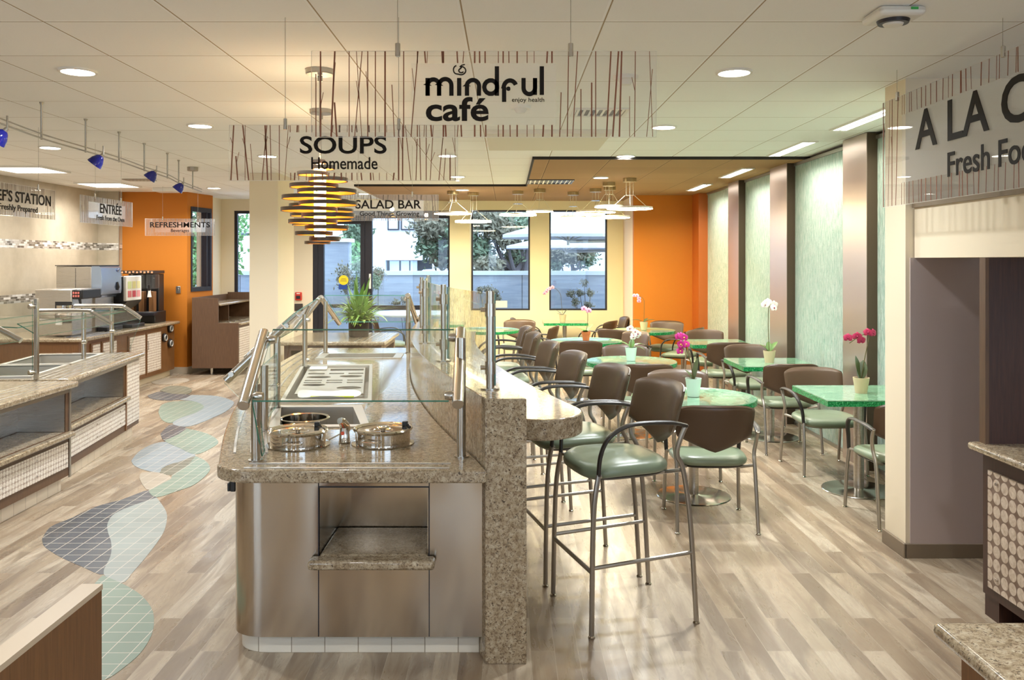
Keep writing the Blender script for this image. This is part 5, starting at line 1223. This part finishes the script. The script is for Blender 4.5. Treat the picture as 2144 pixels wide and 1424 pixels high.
# ---------------- outside ----------------
def m_conc():
    m = mat('board marked concrete', (150,158,172), .85, spec=.2); t = NT(m); n = t.noise(t.geo((.5,.5,7)), 2.2, 5, .65); n2 = t.noise(t.geo(), 1.2, 3)
    t.set(t.b, 'Base Color', t.mix(.5, t.ramp(n, [(.3, s2l((128,138,152))), (.7, s2l((172,178,188)))]), t.ramp(n2, [(.3, s2l((136,144,158))), (.7, s2l((166,174,184)))]))); return m
M['conc'] = m_conc()
M['plaster'] = mat('white rendered facade', (212,216,222), .85, spec=.2)
g0 = struct('ground_outside', MB().box(-30,30,YB+.22,70,-.2,-.02), mat('patio paving', (150,152,158), .85))
t = thing('garden_wall', 'long blue grey concrete garden wall outside the windows', 'garden wall', (-1,19,-.02))
link('wall', MB().box(-16,9,19,19.25,-.02,1.44), M['conc'], t, smooth=False); link('coping', MB().box(-16,9,18.95,19.3,1.44,1.53), mat('pale coping stone', (196,204,214), .8), t, smooth=False)
link('joint_lines', MB().box(.33,.34,18.996,19,-.02,1.44).box(-2.9,-2.89,18.996,19,-.02,1.44).box(-6,-5.99,18.996,19,-.02,1.44), M['dark'], t, smooth=False)
t = thing('tall_garden_wall', 'taller concrete wall block seen through the glass door', 'garden wall', (-3.9,18.4,-.02))
link('wall', MB().box(-4.4,-3.42,18.2,18.6,-.02,2.16), M['conc'], t, smooth=False); link('coping', MB().box(-4.45,-3.36,18.15,18.65,2.16,2.24), M['plaster'], t, smooth=False)
bd = thing('white_building', 'large plain white building beyond the garden wall', 'building', (4,40,-.02))
f = link('facade', MB().box(-6.4,22,40,48,-.02,9), M['plaster'], bd, smooth=False)
def px40(x, y): v = at(x, y, 40); return v.x, v.z
cut(f, [MB().box(px40(807,0)[0], px40(905,0)[0], 39.5, 42, px40(0,570)[1], px40(0,545)[1]), MB().box(px40(1000,0)[0], px40(1105,0)[0], 39.5, 42, px40(0,575)[1], px40(0,546)[1])])
M['winblue'] = mat('pale window glass', (196,210,224), .15)
for x0, x1 in ((812,836),(840,869)):
    a = px40(x0,482); b = px40(x1,420); o = link('window', MB().box(a[0],b[0],39.9,40.0,a[1],b[1]), M['dark'], bd, smooth=False)
    link('pane', MB().box(a[0]+.06,b[0]-.06,39.88,39.9,a[1]+.06,b[1]-.06), M['winblue'], o, smooth=False)
for x0, x1 in ((814,834),(838,855),(858,872)):
    a = px40(x0,568); b = px40(x1,546); link('garage_panel', MB().box(a[0],b[0],40.3,40.4,a[1],b[1]), M['winblue'], bd, smooth=False)
link('roof_edge', MB().box(-6.5,22.1,39.9,48.1,9,9.3), M['plaster'], bd, smooth=False)
# trees
M['fol1'] = mat('grey green foliage', (104,122,96), .7); M['fol2'] = mat('brown olive foliage', (116,112,92), .7); M['fol3'] = mat('bright green foliage', (112,156,96), .7); M['bark'] = mat('grey bark', (96,92,96), .85)
def foliage(mb, c, rad, n, s, rr):
    for _ in range(n):
        p = Vector((rr.gauss(0,.46), rr.gauss(0,.46), rr.gauss(0,.46)))
        p = Vector((c[0]+p.x*rad[0], c[1]+p.y*rad[1], c[2]+p.z*rad[2])); a = Vector((rr.gauss(0,1),rr.gauss(0,1),rr.gauss(0,1))).normalized(); b = a.orthogonal().normalized()
        k = s*rr.uniform(.6,1.4); mb.quad(p-a*k, p+b*k*.45, p+a*k, p-b*k*.45)
def tree(label, base, h, clumps, mats, s, n, trunk, seed, group='trees behind the garden wall'):
    rr = random.Random(seed); t = thing('tree', label, 'tree', base, group=group); B_ = Vector(base); T = MB()
    T.tube(smooth_pts([B_, B_+Vector((.1,0,h*.3)), B_+Vector((-.05,.1,h*.62))], 4), [trunk*(1-.05*i) for i in range(9)], 9)
    F_ = [MB() for _ in mats]
    for i, (c, r_) in enumerate(clumps):
        T.tube(smooth_pts([B_+Vector((.02,0,h*rr.uniform(.25,.5))), B_.lerp(Vector(c), .6)+Vector((0,0,.1)), Vector(c)], 3), [trunk*.45,trunk*.4,trunk*.36,trunk*.3,trunk*.25,trunk*.2,trunk*.15], 7)
        foliage(F_[i % len(mats)], c, r_, n, s, rr)
    link('trunk', T, M['bark'], t)
    for fmb, m in zip(F_, mats): link('crown', fmb, M[m], t, smooth=False)
def clumps_px(boxes, Y, dy=1.0):
    out = []
    for x0, y0, x1, y1 in boxes:
        a = at(x0, y1, Y); b = at(x1, y0, Y); rr = random.Random(int(x0+y0)); out.append((((a.x+b.x)/2, Y+rr.uniform(-dy,dy), (a.z+b.z)/2), ((b.x-a.x)/2, dy*.8, (b.z-a.z)/2)))
    return out
tree('broad olive brown tree seen across the door pane and left yellow window', (.45,25,0), 3.6, clumps_px([(868,440,935,500),(872,490,930,540),(900,520,945,560),(935,470,1000,540),(985,440,1060,490),(985,500,1030,560),(1030,470,1090,520),(1060,520,1110,562),(1000,540,1050,568),(1085,450,1130,500),(880,455,940,505),(1020,440,1080,480)],25), ['fol2','fol1'], .085, 1500, .22, 4)
tree('spreading olive tree below the white umbrella in the right window', (2.2,29,0), 3.4, clumps_px([(1135,492,1195,545),(1140,520,1185,562),(1185,495,1245,535),(1200,512,1248,556),(1165,485,1235,520),(1222,482,1268,522),(1180,520,1215,548)],29), ['fol2','fol1'], .085, 1900, .09, 5)
tree('upright pine like tree behind the tall wall block, left of the building', (-4.9,27,0), 5.0, clumps_px([(722,450,768,520),(726,500,768,560),(735,395,770,460),(728,540,766,580)],27), ['fol1','fol3'], .09, 1500, .14, 6)
tree('thin garden sapling just outside the glass door', (-3.05,17.2,0), 2.0, clumps_px([(706,552,745,600),(735,540,770,585),(775,560,802,590),(730,580,765,612),(705,575,730,612),(778,575,800,605)],17.2,.3), ['fol2','fol1'], .035, 330, .03, 7)
tree('leafy green tree seen through the angled orange wall window', (-6.1,16.6,0), 3.2, [((-5.9,16.4,1.5),(.5,.6,.5)),((-6.3,16.8,2.2),(.6,.6,.5)),((-5.7,16.9,2.6),(.6,.6,.6)),((-6.1,16.3,.8),(.6,.5,.5)),((-5.6,16.4,2.0),(.4,.5,.5))], ['fol3','fol1'], .06, 1100, .08, 8)
def shrub(label, boxes, Y, seed):
    t = thing('shrub', label, 'shrub', tuple(at((boxes[0][0]+boxes[0][2])/2, 547, Y)*1)[:2]+(0,), group='shrubs before the garden wall'); rr = random.Random(seed); F_ = MB(); S_ = MB(); B_ = Vector((t.location.x, Y, 0))
    for c, r_ in clumps_px(boxes, Y, .12):
        foliage(F_, c, r_, 170, .03, rr); S_.tube([B_, B_.lerp(Vector(c), .5)+Vector((.03,0,.05)), Vector(c)], .008, 6)
    link('leaves', F_, M['fol2'], t, smooth=False); link('stems', S_, M['bark'], t)
shrub('sparse dark shrub in the left yellow wall window', [(1008,598,1030,612),(1028,606,1046,622),(996,600,1012,614),(1034,616,1048,634)], 18.6, 1)
shrub('sparse dark shrub in the right yellow wall window', [(1216,584,1230,598),(1228,606,1244,622),(1186,608,1204,622),(1196,622,1212,640),(1220,632,1240,646),(1206,606,1222,620)], 18.6, 2)
shrub('sparse dark shrub seen low in the wide door pane', [(838,618,856,634),(850,632,864,648),(822,628,838,642),(836,640,852,656)], 18.6, 3)
# umbrellas
M['canvas'] = mat('white umbrella canvas', (186,190,200), .8)
def umbrella(label, apex, rim_z, r, arm=2.0):
    a = Vector(apex); t = thing('patio_umbrella', label, 'umbrella', (a.x,a.y,-.02), group='white patio umbrellas'); n = 8
    ring = [Vector((a.x+r*math.cos(2*math.pi*(k+.5)/n), a.y+r*math.sin(2*math.pi*(k+.5)/n), rim_z)) for k in range(n)]
    mb = MB()
    for k in range(n):
        p, q = ring[k], ring[(k+1)%n]; mb.add([a,p,q], [(0,1,2)]); mb.add([p,q,q-Vector((0,0,.06)),p-Vector((0,0,.06))], [(0,1,2,3)])
    link('canopy', mb, M['canvas'], t, smooth=False)
    link('hub', MB().tube([(a.x,a.y,rim_z-.2),(a.x,a.y,a.z+.03)], .035, 12), M['alu'], t)
    link('cantilever_arm', MB().tube([(a.x,a.y,rim_z-.12),(a.x+arm,a.y+.2,rim_z-.1),(a.x+arm,a.y+.2,-.02)], .04, 10), M['alu'], t)
    for k in range(n): link('rib', MB().tube([(a.x,a.y,rim_z-.12),ring[k]*.55+a*.45-Vector((0,0,.03))], .012, 6), M['alu'], t)
umbrella('large white patio umbrella in the right yellow wall window', tuple(at(1190,452,17.3)), at(0,493,17.3).z, 1.45)
umbrella('second white patio umbrella, lower behind the large one', tuple(at(1185,486,21)), at(0,516,21).z, 1.6)
umbrella('white patio umbrella seen left of the cream column', tuple(at(535,452,21)), at(0,486,21).z, 1.15, 1.0)
# car and patio table
t = thing('parked_car', 'pale blue parked car roof just above the garden wall', 'car', (-3.2,34,-.02))
link('car_body', MB().prof([(-4.6,.3),(-4.5,.85),(-3.9,.95),(-3.3,1.42),(-1.9,1.45),(-1.3,.98),(-.6,.9),(-.5,.3)], 33.2, 34.8, 'y'), mat('pale blue car paint', (176,196,216), .25), t, bevel=.08)
link('side_window', MB().prof([(-3.7,1.0),(-3.25,1.34),(-1.95,1.37),(-1.5,1.0)], 33.15, 33.2, 'y'), M['dark'], t)
for x in (-3.9,-1.2): link('wheel', MB().tube([(x,33.15,.3),(x,33.4,.3)], .32, 20), M['black'], t)
t = thing('patio_table', 'white topped round patio table outside the glass door', 'table', (-1.9,16.6,-.02))
link('tabletop', MB().lathe([(0,.72),(.85,.72),(.87,.74),(.87,.76),(0,.76)], n=40), M['white'], t, local=True)
link('pedestal', MB().lathe([(0,0),(.3,0),(.3,.03),(.05,.06),(.05,.72),(0,.72)], n=24), M['alu'], t, local=True)
